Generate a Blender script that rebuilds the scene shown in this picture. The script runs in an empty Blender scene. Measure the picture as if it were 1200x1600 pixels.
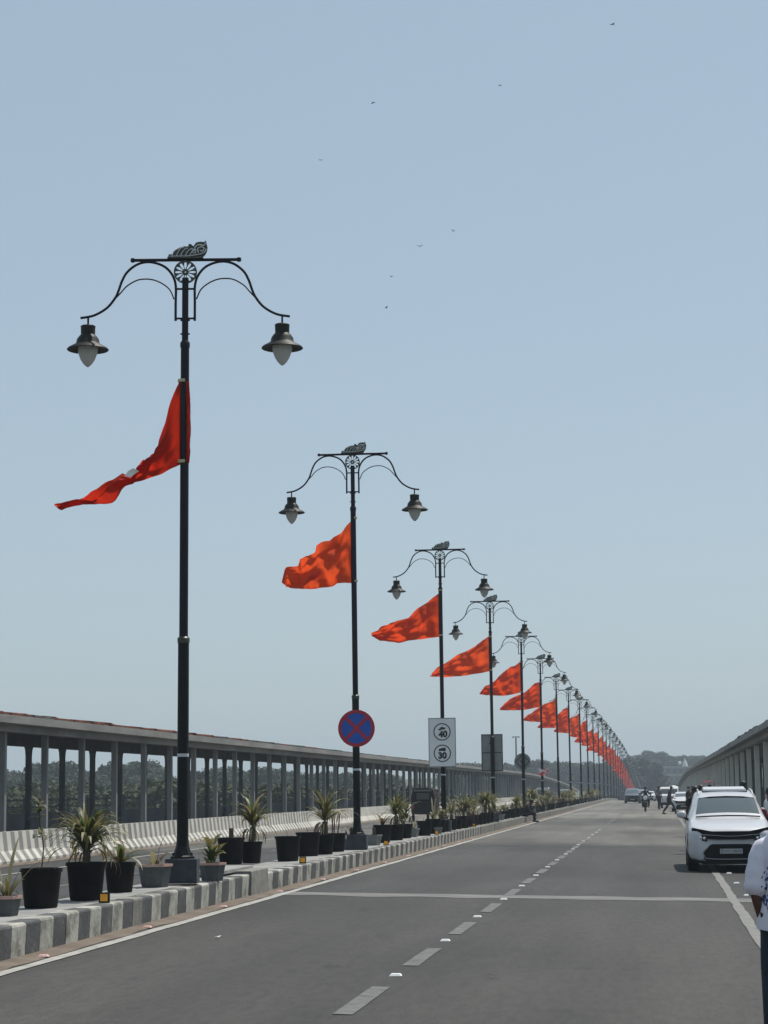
import bpy, bmesh, math, random
from mathutils import Vector, Matrix, noise as mnoise
HAZE = 0.00046
R = math.radians
rnd = random.Random(7)
sc = bpy.context.scene
col = sc.collection

# ------------------------------------------------------------------ camera, sky, sun, exposure
F = 3200.0                      # focal length in pixels of the 1200x1600 photograph
CAM = Vector((0.0, 0.0, 1.63))
d_ = Vector((430 / F, -430 / F, -1.0)).normalized()        # road direction seen from the camera
u_ = Vector((-0.030, 1.0, 0.0)); u_ = (u_ - d_ * u_.dot(d_)).normalized()
x_ = d_.cross(u_)
M3 = Matrix((x_, d_, u_))
cam_d = bpy.data.cameras.new('camera'); cam = bpy.data.objects.new('camera', cam_d); col.objects.link(cam)
cam_d.sensor_fit = 'VERTICAL'; cam_d.sensor_height = 24.0; cam_d.lens = 24.0 * F / 1600
cam_d.clip_start = 0.1; cam_d.clip_end = 9000
cam.matrix_world = Matrix.Translation(CAM) @ M3.to_4x4()
sc.camera = cam

SUN_EL, SUN_AZ = 63.0, 38.0     # ahead of the camera, to the right
wd = bpy.data.worlds.new('World'); sc.world = wd; wd.use_nodes = True
nt = wd.node_tree; bg = nt.nodes['Background']
sky = nt.nodes.new('ShaderNodeTexSky'); sky.sky_type = 'NISHITA'; sky.sun_disc = False
sky.sun_elevation = R(SUN_EL); sky.sun_rotation = R(SUN_AZ)
sky.air_density = 1.0; sky.dust_density = 0.9; sky.ozone_density = 1.0; sky.altitude = 0
hs = nt.nodes.new('ShaderNodeHueSaturation'); hs.inputs['Saturation'].default_value = 0.84
nt.links.new(sky.outputs[0], hs.inputs['Color']); mxs = nt.nodes.new('ShaderNodeMix'); mxs.data_type = 'RGBA'; mxs.inputs[0].default_value = 0.62
mxs.inputs[7].default_value = (3.20, 4.14, 4.82, 1)      # milky haze that flattens the whole dome
nt.links.new(hs.outputs[0], mxs.inputs[6]); nt.links.new(mxs.outputs[2], bg.inputs[0])
bg.inputs[1].default_value = 0.122
sd = bpy.data.lights.new('sun', 'SUN'); so = bpy.data.objects.new('sun', sd); col.objects.link(so)
sd.energy = 4.6; sd.angle = R(0.55); sd.color = (1.0, 0.95, 0.87)
sv = Vector((math.sin(R(SUN_AZ)) * math.cos(R(SUN_EL)), math.cos(R(SUN_AZ)) * math.cos(R(SUN_EL)), math.sin(R(SUN_EL))))
so.rotation_euler = sv.to_track_quat('Z', 'Y').to_euler(); so.location = sv * 200
vs = sc.view_settings
vs.view_transform = 'Standard'; vs.look = 'None'; vs.gamma = 1.0; vs.use_curve_mapping = False
vs.exposure = 0.0
sc.cycles.max_bounces = 6; sc.cycles.volume_bounces = 1
sc.cycles.volume_step_rate = 1.0

# ------------------------------------------------------------------ helpers
def prof(y):                     # the bridge runs level, then falls away past its crest
    if y < 230: return 0.0
    if y < 430: return -(y - 230) ** 2 / 15000.0
    return -(200 ** 2) / 15000.0 - (y - 430) * 400 / 15000.0
AX = -6.4                        # median axis
def zr(x, y): return prof(y) + 0.128 - 0.02 * abs(x - AX)
def ray(px, py):
    return (M3 @ Vector(((px - 600) / F, (800 - py) / F, -1.0)))
def atz(px, py, z=0.0):
    r = ray(px, py); t = (z - CAM.z) / r.z; return CAM + r * t
def aty(px, py, y):
    r = ray(px, py); return CAM + r * (y / r.y)

MATS = {}
def mat(name, c, rough=0.6, metal=0.0, c2=None, scale=4.0, bump=0.0, bscale=None, spec=0.5, coat=0.0, trans=None, c3=None, detail=6, contrast=(0.35, 0.65), stretch=None, world=False):
    if name in MATS: return MATS[name]
    m = bpy.data.materials.new(name); m.use_nodes = True; MATS[name] = m
    n = m.node_tree.nodes; l = m.node_tree.links; b = n['Principled BSDF']
    b.inputs['Base Color'].default_value = (*c, 1); b.inputs['Roughness'].default_value = rough
    b.inputs['Metallic'].default_value = metal; b.inputs['Specular IOR Level'].default_value = spec
    b.inputs['Coat Weight'].default_value = coat; b.inputs['Coat Roughness'].default_value = 0.08
    if c2 or bump:
        tc = n.new('ShaderNodeTexCoord'); mp = n.new('ShaderNodeMapping')
        if world:
            g = n.new('ShaderNodeNewGeometry'); l.new(g.outputs['Position'], mp.inputs[0])
        else:
            l.new(tc.outputs['Object'], mp.inputs[0])
        if stretch: mp.inputs['Scale'].default_value = stretch
        nz = n.new('ShaderNodeTexNoise'); nz.inputs['Scale'].default_value = scale; nz.inputs['Detail'].default_value = detail; nz.inputs['Roughness'].default_value = 0.62
        l.new(mp.outputs[0], nz.inputs['Vector'])
        if c2:
            rp = n.new('ShaderNodeValToRGB'); e = rp.color_ramp.elements
            e[0].position, e[1].position = contrast; e[0].color = (*c, 1); e[1].color = (*c2, 1)
            if c3: q = rp.color_ramp.elements.new((contrast[0] + contrast[1]) / 2); q.color = (*c3, 1)
            l.new(nz.outputs['Fac'], rp.inputs[0]); l.new(rp.outputs[0], b.inputs['Base Color'])
        if bump:
            nb = n.new('ShaderNodeTexNoise'); nb.inputs['Scale'].default_value = bscale or scale * 6; nb.inputs['Detail'].default_value = 4
            l.new(mp.outputs[0], nb.inputs['Vector'])
            bp = n.new('ShaderNodeBump'); bp.inputs['Strength'].default_value = bump; bp.inputs['Distance'].default_value = 0.02
            l.new(nb.outputs['Fac'], bp.inputs['Height']); l.new(bp.outputs[0], b.inputs['Normal'])
    if trans:
        tr = n.new('ShaderNodeBsdfTranslucent'); tr.inputs[0].default_value = (*trans[1], 1)
        mx = n.new('ShaderNodeMixShader'); mx.inputs[0].default_value = trans[0]
        l.new(b.outputs[0], mx.inputs[1]); l.new(tr.outputs[0], mx.inputs[2]); l.new(mx.outputs[0], n['Material Output'].inputs[0])
    return m

class MB:
    def __init__(s): s.v = []; s.f = []
    def add(s, vs, fs):
        o = len(s.v); s.v += [tuple(p) for p in vs]; s.f += [tuple(i + o for i in f) for f in fs]; return s
    def box(s, c, d, rz=0.0, taper=1.0):
        x, y, z = d[0] / 2, d[1] / 2, d[2] / 2; vs = []
        for sz, k in ((-1, 1.0), (1, taper)):
            for sx, sy in ((-1, -1), (1, -1), (1, 1), (-1, 1)):
                p = Vector((sx * x * k, sy * y * k, sz * z))
                if rz: p.rotate(Matrix.Rotation(rz, 3, 'Z'))
                vs.append((c[0] + p.x, c[1] + p.y, c[2] + p.z))
        return s.add(vs, [(3, 2, 1, 0), (4, 5, 6, 7), (0, 1, 5, 4), (1, 2, 6, 5), (2, 3, 7, 6), (3, 0, 4, 7)])
    def tube(s, pts, r, seg=8, cap=True):
        pts = [Vector(p) for p in pts]; n = len(pts)
        rs = r if isinstance(r, (list, tuple)) else [r] * n
        vs = []; ref = None
        for i, p in enumerate(pts):
            t = (pts[min(i + 1, n - 1)] - pts[max(i - 1, 0)]).normalized()
            if ref is None:
                ref = Vector((0, 1, 0)) if abs(t.y) < 0.9 else Vector((1, 0, 0))
            a = (ref - t * ref.dot(t)).normalized(); ref = a; b = t.cross(a)
            for k in range(seg):
                an = 2 * math.pi * k / seg
                vs.append(p + a * math.cos(an) * rs[i] + b * math.sin(an) * rs[i])
        fs = []
        for i in range(n - 1):
            for k in range(seg):
                k2 = (k + 1) % seg
                fs.append((i * seg + k, i * seg + k2, (i + 1) * seg + k2, (i + 1) * seg + k))
        if cap: fs += [tuple(range(seg))[::-1], tuple((n - 1) * seg + k for k in range(seg))]
        return s.add(vs, fs)
    def lathe(s, prf, c=(0, 0, 0), seg=20, cap=True):
        vs = []; n = len(prf)
        for r, z in prf:
            for k in range(seg):
                a = 2 * math.pi * k / seg; vs.append((c[0] + r * math.cos(a), c[1] + r * math.sin(a), c[2] + z))
        fs = []
        for i in range(n - 1):
            for k in range(seg):
                k2 = (k + 1) % seg; fs.append((i * seg + k, i * seg + k2, (i + 1) * seg + k2, (i + 1) * seg + k))
        if cap: fs += [tuple(range(seg))[::-1], tuple((n - 1) * seg + k for k in range(seg))]
        return s.add(vs, fs)
    def prism(s, poly, y0, y1, f=None):      # polygon in the xz plane, extruded along y
        n = len(poly); f = f or (lambda x, y, z: (x, y, z))
        vs = [f(p[0], y0, p[1]) for p in poly] + [f(p[0], y1, p[1]) for p in poly]
        fs = [(i, (i + 1) % n, n + (i + 1) % n, n + i) for i in range(n)] + [tuple(range(n))[::-1], tuple(range(n, 2 * n))]
        return s.add(vs, fs)
    def disc(s, c, r0, r1, y0, y1, seg=40):  # ring (or disc, r0=0) facing the y axis
        vs = []
        for rr, yy in ((r1, y0), (r1, y1), (r0, y1), (r0, y0)):
            for k in range(seg):
                a = 2 * math.pi * k / seg; vs.append((c[0] + rr * math.cos(a), c[1] + yy, c[2] + rr * math.sin(a)))
        fs = []
        for j in range(4):
            for k in range(seg):
                k2 = (k + 1) % seg; j2 = (j + 1) % 4
                fs.append((j * seg + k, j * seg + k2, j2 * seg + k2, j2 * seg + k))
        return s.add(vs, fs)
    def mesh(s, name):
        me = bpy.data.meshes.new(name); me.from_pydata(s.v, [], s.f); me.validate(); me.update()
        bm = bmesh.new(); bm.from_mesh(me); bmesh.ops.recalc_face_normals(bm, faces=bm.faces); bm.to_mesh(me); bm.free()
        return me
    def build(s, name, m, parent=None, smooth=False, angle=40, bevel=0.0):
        me = s.mesh(name); me.materials.append(m)
        if bevel:
            bm = bmesh.new(); bm.from_mesh(me)
            bmesh.ops.remove_doubles(bm, verts=bm.verts, dist=1e-5)
            bmesh.ops.bevel(bm, geom=[e for e in bm.edges if len(e.link_faces) == 2 and e.calc_face_angle() > 0.5], offset=bevel, segments=2, profile=0.6, affect='EDGES')
            bm.to_mesh(me); bm.free()
        if smooth:
            me.polygons.foreach_set('use_smooth', [True] * len(me.polygons))
            if angle < 180: me.set_sharp_from_angle(angle=R(angle))
        return link(name, me, parent)
def link(name, me, parent=None):
    o = bpy.data.objects.new(name, me); col.objects.link(o)
    if parent: o.parent = parent
    return o
def tag(o, label, cat, group=None):
    o['label'] = label; o['category'] = cat
    if group: o['group'] = group
    return o
def empty(name, loc=(0, 0, 0), rz=0.0):
    o = bpy.data.objects.new(name, None); col.objects.link(o); o.location = loc; o.rotation_euler = (0, 0, rz); o.empty_display_size = 0.2
    return o
def structure(o): o['kind'] = 'structure'; return o
def stuff(o): o['kind'] = 'stuff'; return o
KIDS = {}
def kids(o): return [c for c in o.children]
def dup(o, parent=None, depth=0):
    c = o.copy(); col.objects.link(c)
    if depth: c.parent = parent; c.matrix_parent_inverse = o.matrix_parent_inverse.copy()
    for ch in list(o.children): dup(ch, c, depth + 1)
    return c
ORD = ['first', 'second', 'third', 'fourth', 'fifth', 'sixth', 'seventh', 'eighth', 'ninth', 'tenth', 'eleventh', 'twelfth', 'thirteenth', 'fourteenth', 'fifteenth', 'sixteenth', 'seventeenth', 'eighteenth', 'nineteenth', 'twentieth']
def ordinal(i):
    if i < 20: return ORD[i]
    t = {2: 'twenty', 3: 'thirty', 4: 'forty', 5: 'fifty', 6: 'sixty', 7: 'seventy', 8: 'eighty', 9: 'ninety'}[(i + 1) // 10]
    u = (i + 1) % 10
    return (t + '-' + ORD[u - 1]) if u else {'twenty': 'twentieth', 'thirty': 'thirtieth', 'forty': 'fortieth', 'fifty': 'fiftieth', 'sixty': 'sixtieth', 'seventy': 'seventieth', 'eighty': 'eightieth', 'ninety': 'ninetieth'}[t]
def along(section, y0, y1, step=8.0, closed=True, ground=False):
    """cross-section [(x, dz)] swept along the bridge, following its long profile"""
    b = MB(); n = len(section); k = max(1, int(math.ceil((y1 - y0) / step)))
    vs = []
    for i in range(k + 1):
        y = y0 + (y1 - y0) * i / k
        for x, z in section:
            vs.append((x, y, (zr(x, y) if ground else prof(y)) + z))
    fs = []
    for i in range(k):
        for j in range(n if closed else n - 1):
            j2 = (j + 1) % n; fs.append((i * n + j, i * n + j2, (i + 1) * n + j2, (i + 1) * n + j))
    if closed: fs += [tuple(range(n)), tuple(k * n + j for j in range(n))[::-1]]
    return b.add(vs, fs)

# ------------------------------------------------------------------ materials
def asphalt():
    m = mat('asphalt', (0.05, 0.05, 0.05), 0.82, spec=0.35)
    n = m.node_tree.nodes; l = m.node_tree.links; b = n['Principled BSDF']
    g = n.new('ShaderNodeNewGeometry'); sp = n.new('ShaderNodeSeparateXYZ'); l.new(g.outputs['Position'], sp.inputs[0])
    def noise(scale, st, det=5):
        mp = n.new('ShaderNodeMapping'); mp.inputs['Scale'].default_value = st; l.new(g.outputs['Position'], mp.inputs[0])
        q = n.new('ShaderNodeTexNoise'); q.inputs['Scale'].default_value = scale; q.inputs['Detail'].default_value = det; l.new(mp.outputs[0], q.inputs['Vector']); return q.outputs['Fac']
    def ramp(fac, stops, interp='LINEAR'):
        r = n.new('ShaderNodeValToRGB'); e = r.color_ramp.elements; r.color_ramp.interpolation = interp
        while len(e) < len(stops): e.new(0.5)
        for i, (p, c) in enumerate(stops): e[i].position = p; e[i].color = (*c, 1)
        l.new(fac, r.inputs[0]); return r.outputs[0]
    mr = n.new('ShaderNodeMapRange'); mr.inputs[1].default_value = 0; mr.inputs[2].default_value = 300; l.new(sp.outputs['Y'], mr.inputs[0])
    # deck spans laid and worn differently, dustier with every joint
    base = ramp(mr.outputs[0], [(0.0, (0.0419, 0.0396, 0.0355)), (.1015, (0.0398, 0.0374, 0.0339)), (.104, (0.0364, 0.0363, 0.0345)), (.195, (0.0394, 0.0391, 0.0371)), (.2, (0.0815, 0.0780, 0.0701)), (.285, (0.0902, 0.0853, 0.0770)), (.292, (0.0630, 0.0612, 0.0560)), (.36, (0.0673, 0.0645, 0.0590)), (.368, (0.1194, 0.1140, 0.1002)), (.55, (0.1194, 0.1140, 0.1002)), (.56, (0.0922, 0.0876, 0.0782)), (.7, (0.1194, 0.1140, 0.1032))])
    big = noise(0.35, (1.0, 0.22, 1)); fine = noise(60, (1, 1, 1), 3); streak = noise(1.6, (1.0, 0.06, 1), 4)
    def mul(a, fac, lo, hi, f0=.3, f1=.7):
        q = n.new('ShaderNodeMapRange'); q.inputs[1].default_value = f0; q.inputs[2].default_value = f1; q.inputs[3].default_value = lo; q.inputs[4].default_value = hi; l.new(fac, q.inputs[0])
        x = n.new('ShaderNodeMix'); x.data_type = 'RGBA'; x.blend_type = 'MULTIPLY'; x.inputs[0].default_value = 1
        l.new(a, x.inputs[6]); l.new(q.outputs[0], x.inputs[7]); return x.outputs[2]
    c = mul(base, big, 0.74, 1.28); c = mul(c, fine, 0.72, 1.28); c = mul(c, streak, 0.86, 1.14)
    # spots: old drips and specks
    sn = noise(3.2, (1, .5, 1), 2); c = mul(c, sn, 1.0, 0.8, .66, .74)
    # wheel-polished tracks along each lane and paler aggregate between
    wv = n.new('ShaderNodeMath'); wv.operation = 'MULTIPLY'; wv.inputs[1].default_value = 3.75; l.new(sp.outputs['X'], wv.inputs[0])
    ws_ = n.new('ShaderNodeMath'); ws_.operation = 'SINE'; l.new(wv.outputs[0], ws_.inputs[0])
    c = mul(c, ws_.outputs[0], 0.95, 1.05, -1, 1)
    coarse = noise(14, (1, .22, 1), 4); c = mul(c, coarse, .84, 1.18)
    scuff = noise(5, (.5, .05, 1), 3); c = mul(c, scuff, 1.0, 1.35, .66, .8)
    oil = noise(2.2, (1, .35, 1), 2); c = mul(c, oil, 1.0, .72, .68, .78)
    grit = noise(170, (1, 1, 1), 2); c = mul(c, grit, 0.55, 1.5)
    patch = noise(.16, (1.0, .35, 1), 3); c = mul(c, patch, .88, 1.12, .42, .5)
    l.new(c, b.inputs['Base Color'])
    bp = n.new('ShaderNodeBump'); bp.inputs['Strength'].default_value = .5; bp.inputs['Distance'].default_value = .006; l.new(fine, bp.inputs['Height']); l.new(bp.outputs[0], b.inputs['Normal'])
    return m
A = asphalt()
CONC = mat('concrete', (.30, .30, .285), .85, c2=(.40, .395, .37), scale=.8, bump=.25, bscale=25, world=True)
SLAB = mat('median_concrete', (.20, .198, .188), .88, c2=(.30, .295, .28), scale=1.6, bump=.25, bscale=40, world=True)
BARC = mat('barrier_concrete', (.36, .345, .31), .85, c2=(.52, .5, .45), scale=1.1, bump=.2, world=True)
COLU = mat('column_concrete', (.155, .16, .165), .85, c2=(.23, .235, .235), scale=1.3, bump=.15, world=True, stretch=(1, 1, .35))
COLR = mat('column_concrete_lit', (.55, .55, .50), .8, c2=(.66, .65, .60), scale=1.3, bump=.15, world=True, stretch=(1, 1, .35))  # right columns: light on their fronts put into a paler colour
FASC = mat('fascia_concrete', (.17, .168, .155), .85, c2=(.27, .262, .245), scale=.9, bump=.2, world=True, stretch=(1, .35, 2))
PARA = mat('parapet_concrete', (.10, .105, .115), .85, c2=(.15, .155, .16), scale=.7, world=True, stretch=(1, .4, 1))
TILE = mat('terracotta_tile', (.13, .042, .028), .85, c2=(.06, .032, .026), scale=3, bump=.4, c3=(.16, .055, .036), spec=.2)
TILEG = mat('weathered_tile', (.06, .055, .05), .9, c2=(.13, .12, .105), scale=3, bump=.4, spec=.2)
KW = mat('kerb_white_paint', (.15, .14, .12), .8, c2=(.42, .41, .365), scale=3.2, bump=.4, world=True, contrast=(.36, .60), c3=(.31, .30, .26))
KB = mat('kerb_dark_paint', (.060, .061, .062), .8, c2=(.15, .142, .125), scale=3.2, bump=.4, world=True, contrast=(.42, .72), c3=(.080, .081, .080))
KG = mat('kerb_bare_concrete', (.14, .135, .12), .85, c2=(.25, .24, .21), scale=6, bump=.4, world=True)
LINE = mat('road_paint', (.24, .235, .215), .75, c2=(.36, .35, .32), scale=6, world=True, contrast=(.3, .6))
DASH = mat('worn_road_paint', (.062, .062, .06), .8, c2=(.135, .135, .13), scale=7, world=True, contrast=(.3, .62))
DIRT = mat('gutter_dirt', (.105, .08, .06), .95, c2=(.17, .135, .105), scale=2.2, bump=.5, world=True)
JOINT = mat('joint_dust', (.06, .059, .056), .9, c2=(.19, .186, .175), scale=2.2, world=True, stretch=(.5, 3, 1), contrast=(.25, .6))
POLE = mat('dark_pole_paint', (.006, .005, .011), .5, c2=(.010, .008, .016), scale=3, spec=.22)
POLEG = mat('dark_pole_lower_paint', (.004, .006, .007), .5, c2=(.007, .010, .011), scale=3, spec=.2)
HEADM = mat('lamp_shade_paint', (.010, .011, .009), .55, c2=(.018, .018, .015), scale=8, spec=.25)
GLOBE = mat('frosted_globe', (.62, .63, .62), .25, trans=(.5, (.75, .77, .76)))
EMB = mat('emblem_metal', (.03, .04, .028), .45, .3, c2=(.07, .08, .065), scale=18)
SILV = mat('silver_metal', (.55, .56, .56), .4, .3)
PED = mat('pedestal_concrete', (.04, .044, .055), .85, c2=(.07, .075, .085), scale=4, bump=.3, spec=.25)
def flag_mat(name, c, c2, t):
    return mat(name, c, .75, c2=c2, scale=1.4, spec=.15, trans=(.46, t), contrast=(.2, .8), bump=.22, bscale=5)
FLAG = [flag_mat('saffron_cloth', (.58, .052, .016), (.61, .056, .017), (.88, .085, .018)),
        flag_mat('orange_red_cloth', (.60, .062, .018), (.64, .068, .020), (.90, .105, .022)),
        flag_mat('deep_red_cloth', (.30, .011, .007), (.50, .032, .011), (.66, .03, .007))]
POT = mat('black_plastic', (.004, .0045, .0045), .65, c2=(.014, .0135, .012), scale=3.5, spec=.2, contrast=(.45, .8), bump=.25)
POTG = mat('grey_cement_pot', (.06, .066, .07), .85, c2=(.095, .10, .10), scale=5, bump=.2)
POTS = mat('light_grey_pot', (.14, .15, .145), .8, c2=(.2, .205, .195), scale=5, bump=.2)
RIMP = mat('faded_terracotta_rim', (.42, .25, .20), .8, c2=(.52, .36, .30), scale=6)
SOIL = mat('potting_soil', (.03, .022, .016), .95, c2=(.07, .05, .035), scale=20, bump=.6)
LEAFS = [mat('leaf_green', (.032, .052, .015), .5, c2=(.055, .075, .024), scale=6, trans=(.3, (.12, .17, .03))),
         mat('leaf_olive', (.060, .058, .020), .5, c2=(.095, .085, .032), scale=6, trans=(.3, (.2, .17, .04))),
         mat('leaf_pale', (.25, .24, .13), .5, c2=(.36, .33, .2), scale=6, trans=(.3, (.35, .3, .14))),
         mat('leaf_dry', (.085, .05, .025), .7, c2=(.16, .105, .06), scale=6, trans=(.2, (.2, .12, .05)))]
STEM = mat('plant_stem', (.06, .045, .03), .85, c2=(.1, .08, .05), scale=12, bump=.5)
CROWN = [mat('tree_foliage_dark', (.024, .035, .020), .85, c2=(.046, .059, .030), scale=.8, world=True, trans=(.15, (.035, .05, .015))),
         mat('tree_foliage', (.028, .040, .020), .85, c2=(.050, .062, .030), scale=.8, world=True, trans=(.15, (.04, .055, .015))),
         mat('shrub_foliage', (.036, .044, .020), .85, c2=(.052, .059, .028), scale=.8, world=True, trans=(.15, (.06, .065, .02)))]
BARK = mat('bark', (.05, .04, .03), .9, c2=(.09, .075, .055), scale=3, bump=.5)
EARTH = mat('earth', (.05, .06, .025), .95, c2=(.11, .10, .055), scale=.03, world=True, c3=(.07, .08, .03))
BLACK = mat('black_trim', (.0045, .0045, .005), .65, spec=.2)
GLOSSB = mat('gloss_black', (.004, .004, .006), .45, spec=.12)
CHROME = mat('chrome', (.42, .43, .44), .3, 1.0)
TYRE = mat('tyre_rubber', (.006, .006, .006), .9, spec=.15)
GLASS = mat('car_glass', (.03, .042, .04), .04, spec=1.0, coat=1.0)
LENS = mat('headlamp_glass', (.010, .011, .012), .35, spec=.25)
LAMPW = mat('reflector', (.7, .72, .74), .15, .6)
WHITEP = mat('white_car_paint', (.60, .60, .61), .34, coat=.35)
SILW = mat('silver_white_car_paint', (.52, .525, .55), .34, coat=.5)
SILVP = mat('silver_car_paint', (.30, .31, .34), .3, .35, coat=.6)

# ------------------------------------------------------------------ terrain
def ground_z(x, y):
    z = -7.0
    z += 11.0 * math.exp(-((x - 10) / 190) ** 2 - ((y - 900) / 190) ** 2)
    z += 7.0 * math.exp(-((x + 170) / 160) ** 2 - ((y - 900) / 240) ** 2)
    z += 2.0 * math.exp(-((x + 130) / 60) ** 2 - ((y - 420) / 120) ** 2)
    return z
b = MB(); gx = [-2400, -1600, -1200] + [-900 + 40 * i for i in range(46)] + [1200, 1600, 2400]
gy = [-400, -200, -100] + [0 + 40 * i for i in range(41)] + [2000, 2600, 3400]
b.add([(x, y, ground_z(x, y)) for y in gy for x in gx],
      [(j * len(gx) + i, j * len(gx) + i + 1, (j + 1) * len(gx) + i + 1, (j + 1) * len(gx) + i) for j in range(len(gy) - 1) for i in range(len(gx) - 1)])
structure(b.build('terrain', EARTH, smooth=True, angle=180))

# ------------------------------------------------------------------ bridge deck, road, markings
Y0, Y1 = -30.0, 560.0
structure(along([(-20.3, -.45), (7.5, -.45), (7.5, -1.5), (3, -2.6), (-15.8, -2.6), (-20.3, -1.5)], Y0, Y1).build('bridge_deck', CONC))
structure(along([(-6.0, 0), (3.25, 0), (3.25, -.3), (-6.0, -.3)], Y0, Y1, ground=True).build('road', A))
structure(along([(-16.1, 0), (-6.85, 0), (-6.85, -.3), (-16.1, -.3)], Y0, Y1, ground=True).build('road', A))
LINE2 = mat('grey_road_paint', (.11, .108, .10), .75, c2=(.19, .186, .17), scale=6, world=True, contrast=(.3, .6))
JOINT2 = mat('joint_worn', (.075, .074, .07), .9, c2=(.12, .118, .11), scale=3, world=True)
def line(x, w, y0, y1, m, name='lane_line', dz=.005):
    o = structure(along([(x - w / 2, dz), (x + w / 2, dz)], y0, y1, closed=False, ground=True).build(name, m)); return o
def worn_line(x, w, y0, y1, m, name, dz):
    """painted line with uneven edges"""
    b = MB(); k = int((y1 - y0) / .6); vs = []
    for i in range(k + 1):
        y = y0 + (y1 - y0) * i / k
        for s in (-1, 1):
            xx = x + s * (w / 2 + rnd.uniform(-.012, .012)); vs.append((xx, y, zr(xx, y) + dz))
    b.add(vs, [(2 * i, 2 * i + 1, 2 * i + 3, 2 * i + 2) for i in range(k)])
    return structure(b.build(name, m))
worn_line(-5.62, .13, 8, 290, LINE, 'edge_line', .008)
worn_line(1.03, .135, 8, 290, LINE2, 'edge_line', .008)
worn_line(-13.55, .14, 20, 290, LINE, 'edge_line', .008)
worn_line(-7.2, .13, 14, 290, LINE, 'edge_line', .008)
# gutter dirt against the kerb: ragged outer edge
b = MB(); vs = []; k = 700
for i in range(k + 1):
    y = 8 + 280 * i / k
    e = .27 + .10 * mnoise.noise(Vector((y * .5, 0, 3))) + .05 * mnoise.noise(Vector((y * 2.3, 5, 3)))
    vs += [(-6.0, y, zr(-6, y) + .022), (-6.0 + e * .5, y, zr(-6, y) + .012), (-6.0 + max(.06, e), y, zr(-6.0 + e, y) + .004)]
b.add(vs, [(3 * i + j, 3 * i + j + 1, 3 * i + j + 4, 3 * i + j + 3) for i in range(k) for j in range(2)])
structure(b.build('gutter_dirt', DIRT))
b = MB(); vs = []
for i in range(k + 1):
    y = 20 + 260 * i / k
    e = .5 + .3 * mnoise.noise(Vector((y * .4, 0, 9)))
    vs += [(-15.9, y, zr(-15.9, y) + .022), (-15.9 + max(.1, e), y, zr(-15.9 + e, y) + .004)]
b.add(vs, [(2 * i, 2 * i + 1, 2 * i + 3, 2 * i + 2) for i in range(k)])
structure(b.build('gutter_dirt', DIRT))
# dashes (2.05 m painted, 4.1 m pitch, read from the photograph's nearest dash)
d0 = atz(563, 1562, .05).y - 1.03
def dashes(x, n, y0, group, lab):
    first = None
    for i in range(n):
        ya = y0 + i * 4.06
        b = MB(); vs = []
        for j in range(5):
            y = ya + 2.06 * j / 4
            for s in (-1, 1):
                xx = x + s * (.075 + rnd.uniform(-.004, .004)); vs.append((xx, y, zr(xx, y) + .006))
        b.add(vs, [(2 * q, 2 * q + 1, 2 * q + 3, 2 * q + 2) for q in range(4)])
        structure(b.build('lane_dash', DASH))
dashes(-2.29, 52, d0 - 4.06, '', '')
dashes(-10.4, 40, 22.3, '', '')
# expansion joints across both carriageways, dusty
for y in (30.9, 58.0, 99.0, 133.0, 167.0, 205.0):
    b = MB(); vs = []; k = 60; xa, xb = -5.95, 3.05
    for i in range(k + 1):
        x = xa + (xb - xa) * i / k
        kk = 1.25 if y < 35 else .45; w1 = kk * .42 + kk * .16 * mnoise.noise(Vector((x * 1.3, y, 0))); w2 = kk * .30 + kk * .12 * mnoise.noise(Vector((x * 1.7, y, 7)))
        for yy in (y - w1, y - .05, y + .05, y + w2): vs.append((x, yy, zr(x, yy) + .0045))
    b.add(vs, [(4 * i + j, 4 * i + j + 1, 4 * i + j + 5, 4 * i + j + 4) for i in range(k) for j in range(3)])
    structure(b.build('expansion_joint', JOINT if y < 35 else JOINT2))

# ------------------------------------------------------------------ median: slab, kerb stones, end block
SEG = 31.15
def ktop(y): return .325 if y < SEG else .295
med = structure(along([(-6.16, .322), (-6.16, -.1), (-6.85, -.1), (-6.85, .322)], Y0, SEG - .02, ground=True).build('median', SLAB))
me2 = along([(-6.16, .292), (-6.16, -.1), (-6.85, -.1), (-6.85, .292)], SEG + .02, 300, ground=True).build('median_slab', SLAB, med)
def kerb_mesh(h, w, L, jit):
    b = MB(); q = .025
    b.prism([(0, -.12), (.02, h - q), (-.0 + .012, h - .006), (-.02, h), (-w, h), (-w, -.12)], 0, L)
    me = b.mesh('kerb_stone')
    for v in me.vertices: v.co.x += rnd.uniform(-jit, jit); v.co.z += rnd.uniform(-jit, jit)
    return me
vars_ = []
for h in (.325, .295):
    for m in (KW, KB, KG):
        lst = []
        for q in range(4):
            me = kerb_mesh(h, .185, .438, .002); me.materials.append(m); lst.append(me)
        vars_.append(lst)
y = 13.3; i = 0; nk = 0
while nk < 296:
    if SEG - 1.35 < y + .44 and y < SEG + .02: y = SEG + .02 if y >= SEG - 1.4 else y
    hi = 0 if y < SEG else 1
    mi = (i % 2) if (y < 69 or hi == 0) else 2
    if nk in (22,): mi = 2
    o = link('kerb_stone', vars_[hi * 3 + mi][rnd.randrange(4)], med)
    o.location = (-5.97 + rnd.uniform(-.004, .004), y, zr(-6, y) + rnd.uniform(-.006, .004)); o.rotation_euler = (0, 0, rnd.uniform(-.008, .008))
    y += .442; i += 1; nk += 1
stuff(along([(-6.0, -.1), (-6.0, .29), (-6.18, .29), (-6.18, -.1)], y, 300, ground=True).build('kerb_stone', KG, med))
along([(-6.852, -.1), (-6.852, .305), (-6.95, .305), (-6.95, -.1)], Y0, SEG - .02, ground=True).build('kerb', KG, med)
along([(-6.852, -.1), (-6.852, .28), (-6.95, .28), (-6.95, -.1)], SEG + .02, 300, ground=True).build('kerb', KG, med)
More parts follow.
